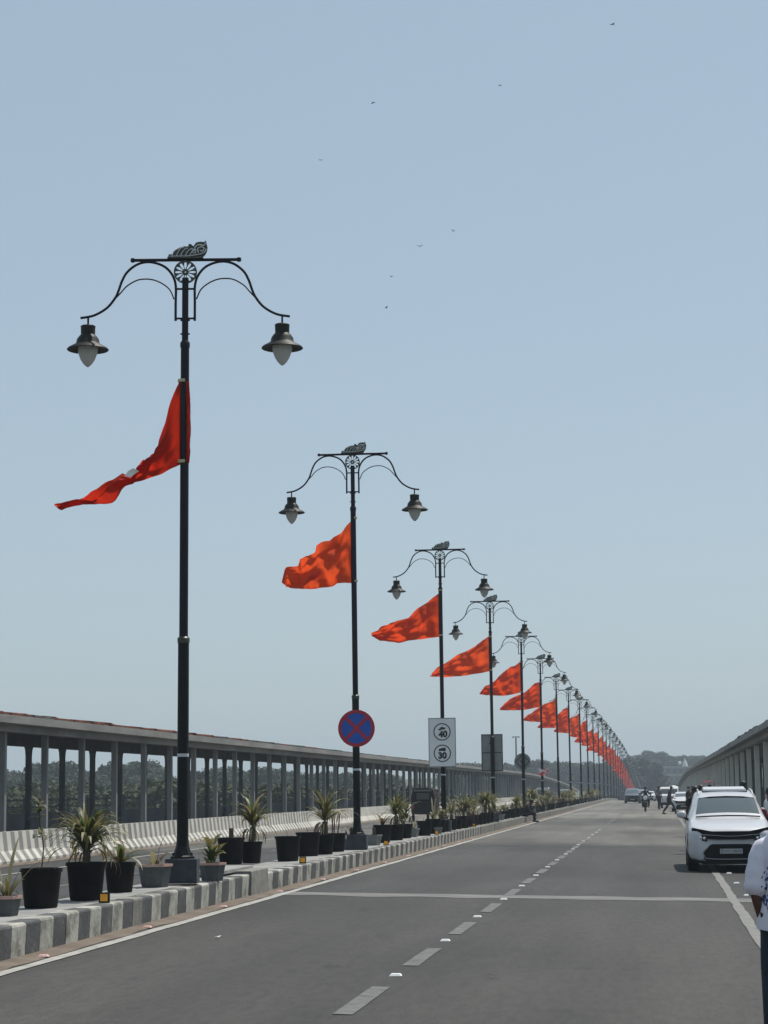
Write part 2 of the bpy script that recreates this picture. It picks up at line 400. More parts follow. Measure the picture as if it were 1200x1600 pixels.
b = MB().box((-6.07, SEG - .70, zr(-6, 33) + .12), (.27, 1.30, .50)); b.build('end_block', KG, med, bevel=.015)
RAISE = (28.75, SEG - .03)       # loose raised slab before the kerb break
MB().box((-6.50, (RAISE[0] + RAISE[1]) / 2, zr(-6.4, 30) + .372), (.66, RAISE[1] - RAISE[0], .055)).build('raised_slab', SLAB, med, bevel=.008)
MT = lambda y: zr(-6.4, y) + (ktop(y) - .008) + (.078 if RAISE[0] + .05 < y < RAISE[1] else 0)

# ------------------------------------------------------------------ concrete barriers
bprof = [(0, 0), (0, .09), (-.17, .33), (-.23, .80), (-.37, .80), (-.43, .33), (-.60, .09), (-.60, 0)]
def stripe_mat():
    m = mat('striped_barrier_paint', (.5, .48, .42), .8)
    n = m.node_tree.nodes; l = m.node_tree.links; bs = n['Principled BSDF']
    tc = n.new('ShaderNodeTexCoord'); sp = n.new('ShaderNodeSeparateXYZ'); l.new(tc.outputs['Object'], sp.inputs[0])
    d = n.new('ShaderNodeMath'); d.operation = 'MULTIPLY'; d.inputs[1].default_value = 1 / .64; l.new(sp.outputs['Y'], d.inputs[0])
    f = n.new('ShaderNodeMath'); f.operation = 'FRACT'; l.new(d.outputs[0], f.inputs[0])
    c = n.new('ShaderNodeMath'); c.operation = 'GREATER_THAN'; c.inputs[1].default_value = .5; l.new(f.outputs[0], c.inputs[0])
    g = n.new('ShaderNodeNewGeometry'); nz = n.new('ShaderNodeTexNoise'); nz.inputs['Scale'].default_value = 1.6; nz.inputs['Detail'].default_value = 6; l.new(g.outputs['Position'], nz.inputs['Vector'])
    def rp(a, b2):
        r = n.new('ShaderNodeValToRGB'); r.color_ramp.elements[0].position = .3; r.color_ramp.elements[1].position = .7
        r.color_ramp.elements[0].color = (*a, 1); r.color_ramp.elements[1].color = (*b2, 1); l.new(nz.outputs['Fac'], r.inputs[0]); return r.outputs[0]
    x = n.new('ShaderNodeMix'); x.data_type = 'RGBA'; l.new(c.outputs[0], x.inputs[0])
    l.new(rp((.44, .42, .36), (.60, .58, .52)), x.inputs[6]); l.new(rp((.17, .17, .165), (.26, .255, .24)), x.inputs[7]); l.new(x.outputs[2], bs.inputs['Base Color'])
    return m
STRIPE = stripe_mat()
bm_s = MB().prism(bprof, 0, 3.17).mesh('barrier_unit'); bm_s.materials.append(STRIPE)
bm_p = MB().prism(bprof, 0, 3.17).mesh('barrier_unit'); bm_p.materials.append(BARC)
for side in (0, 1):
    t = empty('concrete_barrier', ((-15.9 if side == 0 else 3.1), 0, 0))
    tag(t, ['long concrete crash barrier at the left, near units painted in grey and white stripes', 'plain concrete crash barrier along the right kerb behind the parked cars'][side], 'crash barrier')
    y = 30.0 if side == 0 else 36.0
    while y < 300:
        o = link('barrier_unit', bm_s if (side == 0 and y < 93) else bm_p, t)
        o.location = (rnd.uniform(-.012, .012), y, zr(-15.9, y) - .01); o.rotation_euler = (0, 0, 0 if side == 0 else math.pi)
        if side == 1: o.location.y += 3.17
        y += 3.2

# ------------------------------------------------------------------ covered walkways
COLD = mat('walkway_concrete_shaded', (.055, .057, .06), .9, c2=(.09, .092, .095), scale=1.3, world=True)  # roof shade put into the colour of back columns, beam and slab
def walkway(side):
    s = 1 if side == 0 else -1
    X = lambda x: x if side == 0 else -12.8 - x
    t = empty('covered_walkway', (0, 0, 0))
    tag(t, ['long covered walkway with slim grey columns and tiled roof beyond the left barrier', 'covered walkway with pale columns and dark roof behind the parked cars on the right'][side], 'walkway')
    sec = lambda pts: [(X(x), z) for x, z in pts]
    ya, yb = (26, 420) if side == 0 else (44, 420)
    along(sec([(-16.56, .22), (-20.1, .22), (-20.1, -.5), (-16.56, -.5)]), ya, yb).build('floor', CONC, t)
    along(sec([(-19.98, .22), (-20.1, .22), (-20.1, 1.05), (-19.98, 1.05)]), ya, yb).build('parapet', PARA, t)
    along(sec([(-16.30, 3.44), (-16.16, 3.44), (-16.16, 3.64), (-16.30, 3.64)]), ya, yb).build('fascia', FASC, t)
    along(sec([(-16.68, 3.25), (-16.45, 3.25), (-16.45, 3.438), (-16.24, 3.438), (-16.24, 3.46), (-16.68, 3.46)]), ya, yb).build('front_beam', FASC, t)
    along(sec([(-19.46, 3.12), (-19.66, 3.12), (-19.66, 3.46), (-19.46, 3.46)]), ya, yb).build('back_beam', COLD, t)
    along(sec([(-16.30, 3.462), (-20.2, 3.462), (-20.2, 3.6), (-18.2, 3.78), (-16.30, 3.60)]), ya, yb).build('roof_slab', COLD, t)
    pitch = 3.68; y0 = 55.25 - 8 * pitch if side == 0 else 47.9
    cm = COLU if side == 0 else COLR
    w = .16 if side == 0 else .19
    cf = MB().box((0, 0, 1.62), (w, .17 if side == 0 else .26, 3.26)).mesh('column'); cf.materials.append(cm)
    cb = MB(); cb.box((0, 0, 1.55), (.155, .19, 3.12))
    cb.prism([(-.08, 2.9), (-.08, 3.12), (-.3, 3.12), (-.24, 3.03), (-.15, 2.96)], -.09, .09); 
    cbk = MB(); cbk.box((0, 0, 1.55), (.155, .19, 3.12))
    for q in (-1, 1):
        cbk.add([(-.075, q * .096, 2.8), (.075, q * .096, 2.8), (.075, q * .096, 3.119), (-.075, q * .096, 3.119), (-.075, q * .24, 3.119), (.075, q * .24, 3.119), (-.075, q * .15, 3.02), (.075, q * .15, 3.02)], [(0, 1, 7, 6), (6, 7, 5, 4), (0, 6, 4, 3), (1, 2, 5, 7), (0, 3, 2, 1), (3, 4, 5, 2)])
    cbm = cbk.mesh('back_column'); cbm.materials.append(COLD)
    n = int((yb - y0 - 2) / pitch) if side == 0 else int((yb - y0 - 2) / (pitch * 2))
    for i in range(n):
        y = y0 + i * pitch * (1 if side == 0 else 2)
        if y < ya + .3: continue
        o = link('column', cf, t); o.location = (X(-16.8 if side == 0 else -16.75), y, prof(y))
    n2 = int((yb - y0 - 2) / pitch)
    for i in range(n2):
        y = y0 + i * pitch
        if y < ya + .3: continue
        o = link('back_column', cbm, t); o.location = (X(-19.56), y, prof(y))
    # railing on the back parapet
    along(sec([(-20.02, 1.21), (-20.07, 1.21), (-20.07, 1.26), (-20.02, 1.26)]), ya, yb).build('rail', PARA, t)
    along(sec([(-20.02, 1.44), (-20.07, 1.44), (-20.07, 1.49), (-20.02, 1.49)]), ya, yb).build('rail', PARA, t)
    pm = MB().box((0, 0, 1.28), (.09, .09, .56)).mesh('rail_post'); pm.materials.append(PARA)
    y = ya + 1
    while y < 240:
        o = link('rail_post', pm, t); o.location = (X(-20.045), y, prof(y)); y += 2.45
    # loose tile sheets along the roof edge
    tl = []
    for q in range(6):
        b = MB(); L = rnd.choice((1.7, 1.78, 1.84)); k = 6; vs = []
        for j in range(k + 1):
            yy = L * j / k
            for a, (xx, zz) in enumerate(((0, 0), (-.9 * s, .085), (-1.7 * s, .15), (-1.7 * s, .20), (-.9 * s, .14), (0, .055))):
                vs.append((xx, yy, zz + (.012 * math.sin(j * 2.1 + q) + (.01 * math.sin(j * 5 + q)))))
        fs = [(j * 6 + e, j * 6 + (e + 1) % 6, (j + 1) * 6 + (e + 1) % 6, (j + 1) * 6 + e) for j in range(k) for e in range(6)] + [(0, 1, 2, 3, 4, 5), tuple(k * 6 + e for e in range(6))[::-1]]
        b.add(vs, fs); tl.append(b.mesh('roof_tile'))
    for q, m_ in enumerate(tl): m_.materials.append(TILE if (q % 2 == 0) else TILEG)
    y = ya; i = 0
    while y < min(yb - 2, 400):
        red = (rnd.random() < (.98 if y < 72 else .3)) and side == 0
        o = link('roof_tile', tl[rnd.choice((0, 2, 4)) if red else rnd.choice((1, 3, 5))], t)
        o.location = (X(-16.27 + rnd.uniform(-.03, .02)), y, prof(y) + 3.65 + rnd.uniform(0, .02 if side == 0 else .07) - (0 if y < 95 or side else .02))
        o.rotation_euler = (rnd.uniform(-.022, .006), rnd.uniform(-.02, .02), rnd.uniform(-.012, .012)); y += 1.9 if not side else 2.0; i += 1
walkway(0); walkway(1)

# ------------------------------------------------------------------ street lamps
S = 121.0
def lx(px): return (px - 628) / 3 / S
def lz(py): return -(py / 3 + 360 - 403) / S + 8.0
def smooth(pts, n=5):
    P = [Vector(p) for p in pts]; out = []
    for i in range(len(P) - 1):
        p0, p1, p2, p3 = P[max(i - 1, 0)], P[i], P[i + 1], P[min(i + 2, len(P) - 1)]
        for k in range(n):
            t = k / n
            out.append(.5 * ((2 * p1) + (p2 - p0) * t + (2 * p0 - 5 * p1 + 4 * p2 - p3) * t * t + (3 * p1 - p0 - 3 * p2 + p3) * t ** 3))
    return out + [P[-1]]
def make_lamp():
    t = empty('street_lamp')
    MB().box((0, 0, .15), (.40, .40, .30), taper=.99).build('pedestal', PED, t, bevel=.012)
    b = MB(); b.lathe([(.15, .30), (.15, .325)], seg=4); b.lathe([(.135, .325), (.118, .34), (.080, .46), (.074, .56)], seg=8)
    for a in range(4): b.lathe([(.018, .325), (.018, .37)], c=(.11 * math.cos(a * math.pi / 2), .11 * math.sin(a * math.pi / 2), 0), seg=6)
    b.build('pole_base', POLEG, t)
    MB().lathe([(.073, .5), (.070, 3.02)], seg=10).build('lower_pole', POLEG, t, smooth=True)
    MB().lathe([(.078, 2.99), (.078, 3.05), (.058, 3.07)], seg=12).build('collar', EMB, t, smooth=True)
    MB().lathe([(.056, 3.03), (.055, 6.84)], seg=10).build('pole', POLE, t, smooth=True)
    b = MB(); b.lathe([(.062, 6.80), (.064, 6.86), (.045, 6.89)], seg=12); b.build('collar', POLE, t, smooth=True)
    b = MB().lathe([(.042, 6.86), (.042, 7.72)], seg=10)
    for z in (6.98, 7.16):
        b.tube([(-.06, 0, z), (.06, 0, z)], .012, 6)
    b.build('pole_top', POLE, t, smooth=True)
    MB().lathe([(.0735, 1.56), (.0732, 1.60)], seg=10).build('pole_tag', mat('pale_tag', (.5, .52, .55), .5), t)
    b = MB(); b.tube([(lx(380), 0, lz(145) + .005), (lx(880), 0, lz(145) + .005)], .021, 8)
    for x in (lx(380), lx(880)): b.lathe([(.012, -.03), (.03, -.02), (.03, .02), (.012, .03)], c=(x, 0, lz(145) + .005), seg=10)
    b.build('crossbar', POLE, t, smooth=True)
    for s in (-1, 1):
        out = [(583, 436), (583, 350), (583, 270), (570, 222), (540, 183), (500, 161), (450, 152), (400, 164), (355, 199), (330, 243), (314, 290), (298, 325), (260, 372), (200, 407), (137, 419)]
        arm = MB().tube(smooth([(-s * lx(x), 0, lz(y)) for x, y in out]), .0165, 8)
        for z in (283, 425): arm.tube([(0, 0, lz(z)), (-s * lx(583), 0, lz(z))], .014, 6)
        arm.tube([(-s * lx(173), 0, lz(412)), (-s * lx(173), 0, lz(470))], .014, 6)
        a = arm.build('arm', POLE, t, smooth=True)
        inn = [(575, 332), (555, 287), (520, 257), (480, 239), (440, 234), (400, 240), (355, 266), (326, 298), (304, 322)]
        MB().tube(smooth([(-s * lx(x), 0, lz(y)) for x, y in inn]), .0095, 6).build('brace', POLE, a, smooth=True)
        hx = -s * lx(173); z0 = lz(460)
        h = MB().lathe([(.02, .02), (.085, .012), (.098, 0), (.094, -.015), (.092, -.11), (.11, -.125), (.142, -.17), (.152, -.22), (.165, -.235), (.255, -.285), (.27, -.305), (.262, -.312), (.13, -.27), (.0, -.26)], c=(hx, 0, z0), seg=24, cap=False).build('lamp_shade', HEADM, t, smooth=True)
        MB().lathe([(.128, -.275), (.130, -.30), (.120, -.36), (.095, -.43), (.058, -.49), (.022, -.525), (.002, -.535)], c=(hx, 0, z0), seg=20).build('globe', GLOBE, h, smooth=True)
    # pierced rosette
    cz = lz(202); rs = MB(); rs.disc((0, 0, cz), .134, .150, -.02, .02, 36); rs.disc((0, 0, cz), .012, .04, -.02, .02, 16)
    for k in range(12):
        a = math.pi * 2 * (k + .5) / 12; ca, sa = math.cos(a), math.sin(a)
        def P(r, w, y): return (r * ca - w * sa, y, cz + r * sa + w * ca)
        prof_ = [(.035, .004), (.075, .004), (.10, .008), (.115, .015), (.132, .024)]
        vs = []
        for y in (-.016, .016):
            for r, w in prof_: vs += [P(r, -w, y), P(r, w, y)]
        n = len(prof_) * 2; fs = []
        for j in range(len(prof_) - 1):
            fs += [(2 * j, 2 * j + 1, 2 * j + 3, 2 * j + 2), (n + 2 * j, n + 2 * j + 2, n + 2 * j + 3, n + 2 * j + 1), (2 * j, 2 * j + 2, n + 2 * j + 2, n + 2 * j), (2 * j + 1, n + 2 * j + 1, n + 2 * j + 3, 2 * j + 3)]
        rs.add(vs, fs)
    rs.build('rosette', EMB, t)
    # ornate shell shaped finial, cut from plate with raised ribs
    E = lambda x, y, off=0: ((x - 395) / 1210, off, (440 - y) / 1210 + lz(145) + .02)
    b = MB()
    sil = [(130, 440), (130, 388), (200, 388), (228, 325), (285, 288), (370, 262), (438, 262), (446, 222), (482, 226), (520, 262), (560, 202), (620, 188), (690, 194), (714, 168), (730, 232), (742, 282), (730, 350), (700, 400), (662, 440)]
    em = MB().box((0, 0, lz(145) + .028), (.46, .10, .022)).build('emblem', EMB, t)
    b.prism([((x - 395) / 1210, (440 - y) / 1210 + lz(145) + .035) for x, y in sil], -.016, .016)
    b.build('emblem_plate', EMB, em)
    r = MB()
    for off in (-.03, .03):
        for x0, x1, x2, y1 in ((170, 205, 300, 300), (235, 275, 370, 280), (300, 345, 440, 290), (370, 420, 510, 300), (440, 490, 560, 310)):
            r.tube(smooth([E(x0 + 20, 412, off), E(x1, 350, off), E((x1 + x2) / 2, y1, off), E(x2, y1 - 12, off)], 4), [.006] * 13, 6)
        r.tube(smooth([E(160, 408, off), E(420, 405, off), E(600, 380, off), E(690, 350, off), E(725, 290, off)], 4), .008, 6)
        r.tube(smooth([E(530, 330, off), E(560, 250, off), E(620, 225, off), E(680, 240, off), E(712, 195, off)], 4), .008, 6)
        r.tube(smooth([E(600, 350, off), E(590, 290, off), E(640, 260, off), E(690, 280, off), E(660, 330, off), E(625, 310, off)], 4), .008, 6)
        r.tube(smooth([E(500, 340, off), E(520, 300, off), E(560, 320, off), E(545, 360, off), E(505, 345, off)], 4), .007, 6)
    r.build('emblem_rib', SILV, em, smooth=True)
    return t
lampY = [26.59, 42.84, 60.78, 78.17, 96.72, 113.76, 133.13, 150.78] + [150.78 + 17.3 * k for k in range(1, 24)]
lampX = [-6.215, -6.281, -6.321, -6.236, -6.293, -6.364, -6.399, -6.381] + [-6.25] * 23
lyaw = [7.5, 4, 2, 3] + [rnd.uniform(-2, 3) for _ in range(27)]
lnote = ['nearest, standing between the potted plants in the foreground', 'carrying the round blue no stopping sign', 'carrying the white speed limit board', 'carrying the grey back of a rectangular board', 'carrying the grey back of a round sign', 'carrying the small red and white poster']
proto = make_lamp(); lamps = []
for i, (x, y) in enumerate(zip(lampX, lampY)):
    o = proto if i == 0 else dup(proto)
    o.scale = (1.050,) * 3
    z = MT(y) + (.02 if y < SEG else 0) if y < 230 else zr(-6.4, y) + .287
    o.location = (x, y, z); o.rotation_euler = (rnd.uniform(-.004, .004) if i else 0, rnd.uniform(-.004, .004) if i else .004, R(lyaw[i]))
    if i < 6: lab = ['tall dark two armed street lamp ', 'dark two armed street lamp '][i > 0] + lnote[i]
    elif i < 20: lab = ordinal(i) + ' dark two armed street lamp along the median counted from the nearest'
    else: lab = 'tiny hazy two armed street lamp near the far end of the row'
    tag(o, lab, 'street lamp', 'two armed street lamps along the median'); lamps.append(o)

# ------------------------------------------------------------------ flags
def poly(pts, u):
    for (a, va), (b2, vb) in zip(pts, pts[1:]):
        if u <= b2: return va + (vb - va) * (u - a) / max(1e-6, b2 - a)
    return pts[-1][1]
def flag_mesh(top, bot, L, seed, amp=.09, nu=64, nv=28, furl=1.0):
    """top / bottom outline as height against distance from the pole; folds run out from the hoist and fall towards the tip"""
    b = MB(); vs = []; r = random.Random(seed); ph = r.uniform(0, 6)
    for i in range(nu + 1):
        u = i / nu; zt = poly(top, u * L); zb = poly(bot, u * L)
        for j in range(nv + 1):
            v = j / nv; z = zb + (zt - zb) * v; k = min(1, u * 4)
            w = amp * k * (math.sin(u * 11 + v * 2.6 + ph) + .6 * math.sin(u * 19 - v * 4 + ph * 2) + .5 * math.sin(v * 9 + u * 5 + ph * 3))
            w += amp * .62 * k * (abs(mnoise.noise(Vector((u * 4.5 + v * 1.5, v * 2.2 - u, seed + 20)))) * 2 - .6) + amp * .30 * k * (abs(mnoise.noise(Vector((u * 10 + v * 3, v * 5 - u * 2, seed + 30)))) * 2 - .5)
            w += amp * 1.3 * k * mnoise.noise(Vector((u * 3.2, v * 2.6, seed))) + amp * .7 * mnoise.noise(Vector((u * 8, v * 6, seed + 9)))
            dz = .03 * k * mnoise.noise(Vector((u * 6, v * 5, seed + 4))) if 0 < j < nv else .012 * k * mnoise.noise(Vector((u * 14, v, seed + 4)))
            vs.append((-u * L - .022, w * min(1, u * 9), z + dz))
    n = nv + 1
    b.add(vs, [(i * n + j, i * n + j + 1, (i + 1) * n + j + 1, (i + 1) * n + j) for i in range(nu) for j in range(nv)])
    me = bpy.data.meshes.new('flag'); me.from_pydata(b.v, [], b.f); me.update(); me.polygons.foreach_set('use_smooth', [True] * len(me.polygons)); return me
def px_line(pts, x0, y0, s): return sorted([((x0 - x) / s, (y0 - y) / s) for x, y in pts])
F1t = px_line([(895, 50), (855, 130), (820, 215), (795, 330), (742, 450), (738, 505), (700, 522), (664, 575), (645, 550), (585, 595), (578, 650), (510, 632), (470, 690), (400, 770), (335, 800), (240, 800), (180, 806), (100, 838)], 895, 600, 484)
F1b = px_line([(890, 600), (750, 670), (600, 722), (500, 765), (420, 810), (340, 838), (240, 850), (140, 878), (100, 846)], 895, 600, 484)
F2t = px_line([(578, 615), (520, 660), (430, 738), (405, 772), (310, 818), (295, 858), (165, 900), (155, 955), (72, 962), (52, 1090)], 578, 1095, 368)
F2b = px_line([(578, 1095), (430, 1100), (300, 1130), (200, 1136), (110, 1126), (52, 1105)], 578, 1095, 368)
F3t = px_line([(500, 350), (420, 410), (330, 465), (300, 500), (220, 532), (125, 555), (108, 580), (65, 597)], 500, 625, 218)
F3b = px_line([(500, 625), (400, 640), (230, 655), (120, 645), (65, 610)], 500, 625, 218)
fm = [flag_mesh(F1t, F1b, (895 - 101) / 484, 3, .16, 70, 20), flag_mesh(F2t, F2b, (578 - 53) / 368, 5, .15), flag_mesh(F3t, F3b, (500 - 66) / 218, 8, .14)]
for q in range(7):
    r = random.Random(40 + q); L = r.uniform(1.95, 2.4); dr = r.uniform(-.18, .1); T = [(0, 1.38)]; B = [(0, 0.0)]
    for k in range(1, 9):
        u = k / 8; T.append((u * L, 1.38 - u * (1.18 - dr) + .07 * math.sin(u * 9 + q) * (1 - u) * 2 + r.uniform(-.03, .03)))
        B.append((u * L, dr * u * u - .12 * math.sin(u * math.pi) + r.uniform(-.015, .015)))
    T[-1] = (L, B[-1][1] + r.uniform(.03, .12))
    fm.append(flag_mesh(T, B, L, 60 + q, .13))
for k, me in enumerate(fm): me.materials.append(FLAG[2] if k == 0 else FLAG[k % 2])
ROPE = mat('pale_rope', (.5, .42, .25), .8)
tie = MB().lathe([(.066, -.02), (.068, 0), (.066, .02)], seg=10).mesh('tie'); tie.materials.append(ROPE)
zb = [5.24, 5.29, 5.44, 5.38]
for i in range(len(lamps)):
    L = lamps[i]; o = link('flag', fm[i] if i < 3 else fm[3 + (i * 3 + i // 7) % 7])
    o.location = (L.location.x, L.location.y, L.location.z + 1.057 * (zb[i] if i < 4 else rnd.uniform(5.3, 5.5)))
    o.rotation_euler = (0, 0, R([4, 0, 2][i] if i < 3 else rnd.uniform(-9, 9)))
    sx = (rnd.uniform(.9, 1.1) if i < 9 else rnd.uniform(.72, .98)) if i > 2 else 1.04; o.scale = (sx, 1, rnd.uniform(.96, 1.1) if i > 2 else 1.04)
    for z in (.04, (1.10 if i == 0 else 1.34)):
        c = link('tie', tie, o); c.location = (0, 0, z)
    lab = ['torn dark red flag furled to a trailing point on the nearest lamp pole', 'broad orange red flag above the blue no stopping sign', 'orange red pennant flying above the speed limit board', 'orange red pennant flying above the back of the rectangular board', 'orange red pennant flying above the back of the round sign', 'orange red pennant above the small red and white poster'][i] if i < 6 else (('red pennant on the ' + ordinal(i) + ' lamp pole along the median from the nearest') if i < 20 else 'tiny hazy red pennant on a far lamp pole near the end of the row')
    tag(o, lab, 'flag', 'red flags on the lamp poles')
SWHITE_ = mat('pale_scrap', (.75, .73, .70), .7)
# cloth bunched round the nearest pole
b = MB(); vs = []
for i in range(15):
    z = 5.42 + 1.06 * i / 14
    for k in range(7):
        a = -1.1 + 2.4 * k / 6; rr = .062 + .02 * mnoise.noise(Vector((i * .6, k * .8, 2))) + .016 * math.sin(i / 14 * math.pi)
        vs.append((rr * math.cos(a), rr * math.sin(a), z))
b.add(vs, [(i * 7 + k, i * 7 + k + 1, (i + 1) * 7 + k + 1, (i + 1) * 7 + k) for i in range(14) for k in range(6)])
me = b.mesh('wrapped_cloth'); me.materials.append(FLAG[2])
f0 = [o for o in bpy.data.objects if o.get('category') == 'flag'][0]
w = link('wrapped_cloth', me, f0); w.location = (.022, 0, -5.40)
b = MB(); b.add([(-.60, -.10, -.12), (-.66, -.11, -.17), (-.70, -.10, -.09), (-.63, -.11, -.05), (-.55, -.10, -.09), (-.74, -.10, -.15)], [(0, 1, 2, 3), (0, 3, 4), (1, 5, 2)])
b.build('pale_patch', SWHITE_, f0); w.rotation_euler = (0, 0, 0)

# ------------------------------------------------------------------ signs on the lamp poles
BLUE = mat('sign_blue', (.006, .075, .40), .5, c2=(.008, .09, .46), scale=5)
RED = mat('sign_red', (.36, .010, .03), .5, c2=(.44, .016, .04), scale=5)
SWHITE = mat('sign_white', (.74, .75, .75), .55, c2=(.80, .80, .80), scale=2)
SBLACK = mat('sign_black', (.012, .012, .014), .5)
SGREY = mat('sign_back_grey', (.20, .205, .20), .6, c2=(.26, .265, .26), scale=4)
def at_lamp(i, name, h, dy):
    L = lamps[i]; c = aty(h[0], h[1], L.location.y + dy); return empty(name, (c.x, c.y, c.z))
t = at_lamp(1, 'no_stopping_sign', (557, 1138), -.11)
tag(t, 'round blue no stopping sign with red rim and red cross on a lamp pole', 'road sign')
MB().disc((0, 0, 0), 0, .335, -.012, .012, 48).build('sign_face', BLUE, t)
MB().disc((0, 0, 0), .318, .388, -.020, .008, 48).build('rim', RED, t, smooth=True)
for a in (45, -45):
    c, s = math.cos(R(a)), math.sin(R(a)); w, Ln = .034, .325
    MB().prism([(-Ln * c - w * -s, -Ln * s - w * c), (Ln * c - w * -s, Ln * s - w * c), (Ln * c + w * -s, Ln * s + w * c), (-Ln * c + w * -s, -Ln * s + w * c)], -.017 if a > 0 else -.0165, -.0125).build('cross_bar', RED, t)
MB().box((0, .055, .06), (.20, .085, .05)).build('bracket', POLE, t)
def text(body, size, parent, loc, m, shear=0.0, rot=0.0):
    cu = bpy.data.curves.new('numeral', 'FONT'); cu.body = body; cu.size = size; cu.extrude = .003; cu.align_x = 'CENTER'; cu.align_y = 'CENTER'; cu.shear = shear; cu.offset = .013
    o = bpy.data.objects.new('numeral', cu); col.objects.link(o); bpy.context.view_layer.update()
    me = bpy.data.meshes.new_from_object(o.evaluated_get(bpy.context.evaluated_depsgraph_get())); bpy.data.objects.remove(o)
    me.name = 'numeral'; me.materials.append(m); q = link('numeral', me, parent); q.location = loc; q.rotation_euler = (R(90), -rot, 0); return q
t = at_lamp(2, 'speed_limit_board', (691, 1160), -.10)
tag(t, 'white speed limit board showing 40 for cars and 30 for trucks', 'road sign')
MB().box((0, 0, 0), (.80, .02, 1.42)).build('board', SWHITE, t, bevel=.006)
fr = MB()
for x in (-.395, .395): fr.box((x, 0, 0), (.022, .03, 1.444))
for z in (-.711, .711): fr.box((0, 0, z), (.768, .03, .022))
fr.build('frame', SGREY, t)
for z in (.31, -.32):
    MB().disc((0, 0, z), .226, .256, -.0145, -.0105, 40).build('ring', SBLACK, t)
text('40', .25, t, (.02, -.013, .235), SBLACK, .1, R(3)); text('30', .25, t, (0, -.013, -.395), SBLACK, .0, 0)
def flatp(poly_, z0, name, ang=0):
    c, s = math.cos(ang), math.sin(ang)
    MB().prism([(x * c - y * s, x * s + y * c + z0) for x, y in poly_], -.0145, -.0105).build(name, SBLACK, t)
flatp([(-.11, -.025), (-.11, .01), (-.06, .018), (-.035, .05), (.03, .05), (.055, .018), (.105, .01), (.105, -.025), (.07, -.025), (.055, -.042), (.03, -.042), (.02, -.025), (-.04, -.025), (-.05, -.042), (-.075, -.042), (-.085, -.025)], .405, 'car_symbol', R(14))
flatp([(-.11, -.035), (-.11, 0), (-.075, .035), (-.03, .035), (-.03, .055), (.10, .055), (.10, -.035), (.08, -.035), (.07, -.05), (.045, -.05), (.035, -.035), (-.05, -.035), (-.06, -.05), (-.085, -.05), (-.095, -.035)], -.215, 'truck_symbol')
MB().box((0, .05, .3), (.16, .078, .05)).build('bracket', POLE, t); MB().box((0, .05, -.3), (.16, .078, .05)).build('bracket', POLE, t)
t = at_lamp(3, 'road_sign_board', (769, 1176), .10)
tag(t, 'rectangular road sign seen from its plain grey back on the fourth lamp pole', 'road sign')
MB().box((0, 0, 0), (.80, .02, 1.40)).build('board', SGREY, t, bevel=.004)
fr = MB()
for x in (-.393, .393): fr.box((x, -.02, 0), (.03, .018, 1.40))
for z in (-.68, 0.0, .68): fr.box((0, -.02, z), (.755, .018, .03))
fr.build('frame', PED, t); MB().box((0, -.045, .35), (.18, .028, .06)).build('bracket', POLE, t)
t = at_lamp(4, 'round_road_sign', (816.5, 1190), .10)
tag(t, 'round road sign seen from its grey back with diamond frame on the fifth pole', 'road sign')
MB().disc((0, 0, 0), 0, .39, -.012, .012, 40).build('board', SGREY, t)
fr = MB()
for k in range(4):
    a = math.pi / 2 * k; p = [(.33 * math.cos(a), -.02, .33 * math.sin(a)), (.33 * math.cos(a + math.pi / 2), -.02, .33 * math.sin(a + math.pi / 2))]
    fr.tube(p, .02, 6)
fr.build('frame', PED, t); MB().box((0, -.045, 0), (.18, .05, .06)).build('bracket', POLE, t)
t = at_lamp(5, 'poster', (849, 1206), -.08)
tag(t, 'small torn red and white poster tied to the sixth lamp pole', 'poster')
PW = mat('poster_print', (.6, .6, .58), .7, c2=(.50, .03, .04), scale=4.5, c3=(.6, .45, .42), contrast=(.42, .56), detail=2)
b = MB(); b.prism([(-.27, .24), (-.2, .25), (-.14, .17), (0, .12), (.16, .18), (.2, .26), (.26, .22), (.26, -.1), (.2, -.2), (.05, -.25), (-.1, -.2), (-.26, -.17)], -.01, .01); b.build('sheet', PW, t)

# ------------------------------------------------------------------ potted plants on the median
def leaf_mesh(L, w, droop, fold=.35, n=6):
    """one blade: starts upright along +z at the origin, bends towards +x"""
    b = MB(); vs = []; p = Vector((0, 0, 0)); a = 0.0
    for i in range(n + 1):
        u = i / n; ww = w * (math.sin(math.pi * min(1, .18 + u * .82)) ** .7 if u < 1 else 0.02)
        a = droop * u ** 1.5
        nx, nz = math.cos(a), -math.sin(a)
        vs += [(p.x - nx * ww * fold * .3, -ww, p.z + ww * fold * .5), (p.x, 0, p.z), (p.x - nx * ww * fold * .3, ww, p.z + ww * fold * .5)]
        p = p + Vector((math.sin(a), 0, math.cos(a))) * (L / n)
    b.add(vs, [(3 * i + j, 3 * i + j + 1, 3 * i + j + 4, 3 * i + j + 3) for i in range(n) for j in range(2)])
    me = bpy.data.meshes.new('leaf'); me.from_pydata(b.v, [], b.f); me.update(); me.polygons.foreach_set('use_smooth', [True] * len(me.polygons)); return me
LM = {}
def leaf(kind, mi):
    if (kind, mi) not in LM:
        L, w, dr = {'blade': (.62, .023, 1.9), 'straight': (.55, .016, .7), 'arch': (.70, .018, 2.6), 'agave': (.30, .032, 1.3), 'dry': (.34, .013, 2.9), 'small': (.13, .028, 1.2), 'frond': (.46, .014, 1.2)}[kind]
        me = leaf_mesh(L, w, dr); me.materials.append(LEAFS[mi]); LM[(kind, mi)] = me
    return LM[(kind, mi)]
def euler_for(az, tilt): return (Matrix.Rotation(az, 4, 'Z') @ Matrix.Rotation(tilt, 4, 'Y')).to_euler()
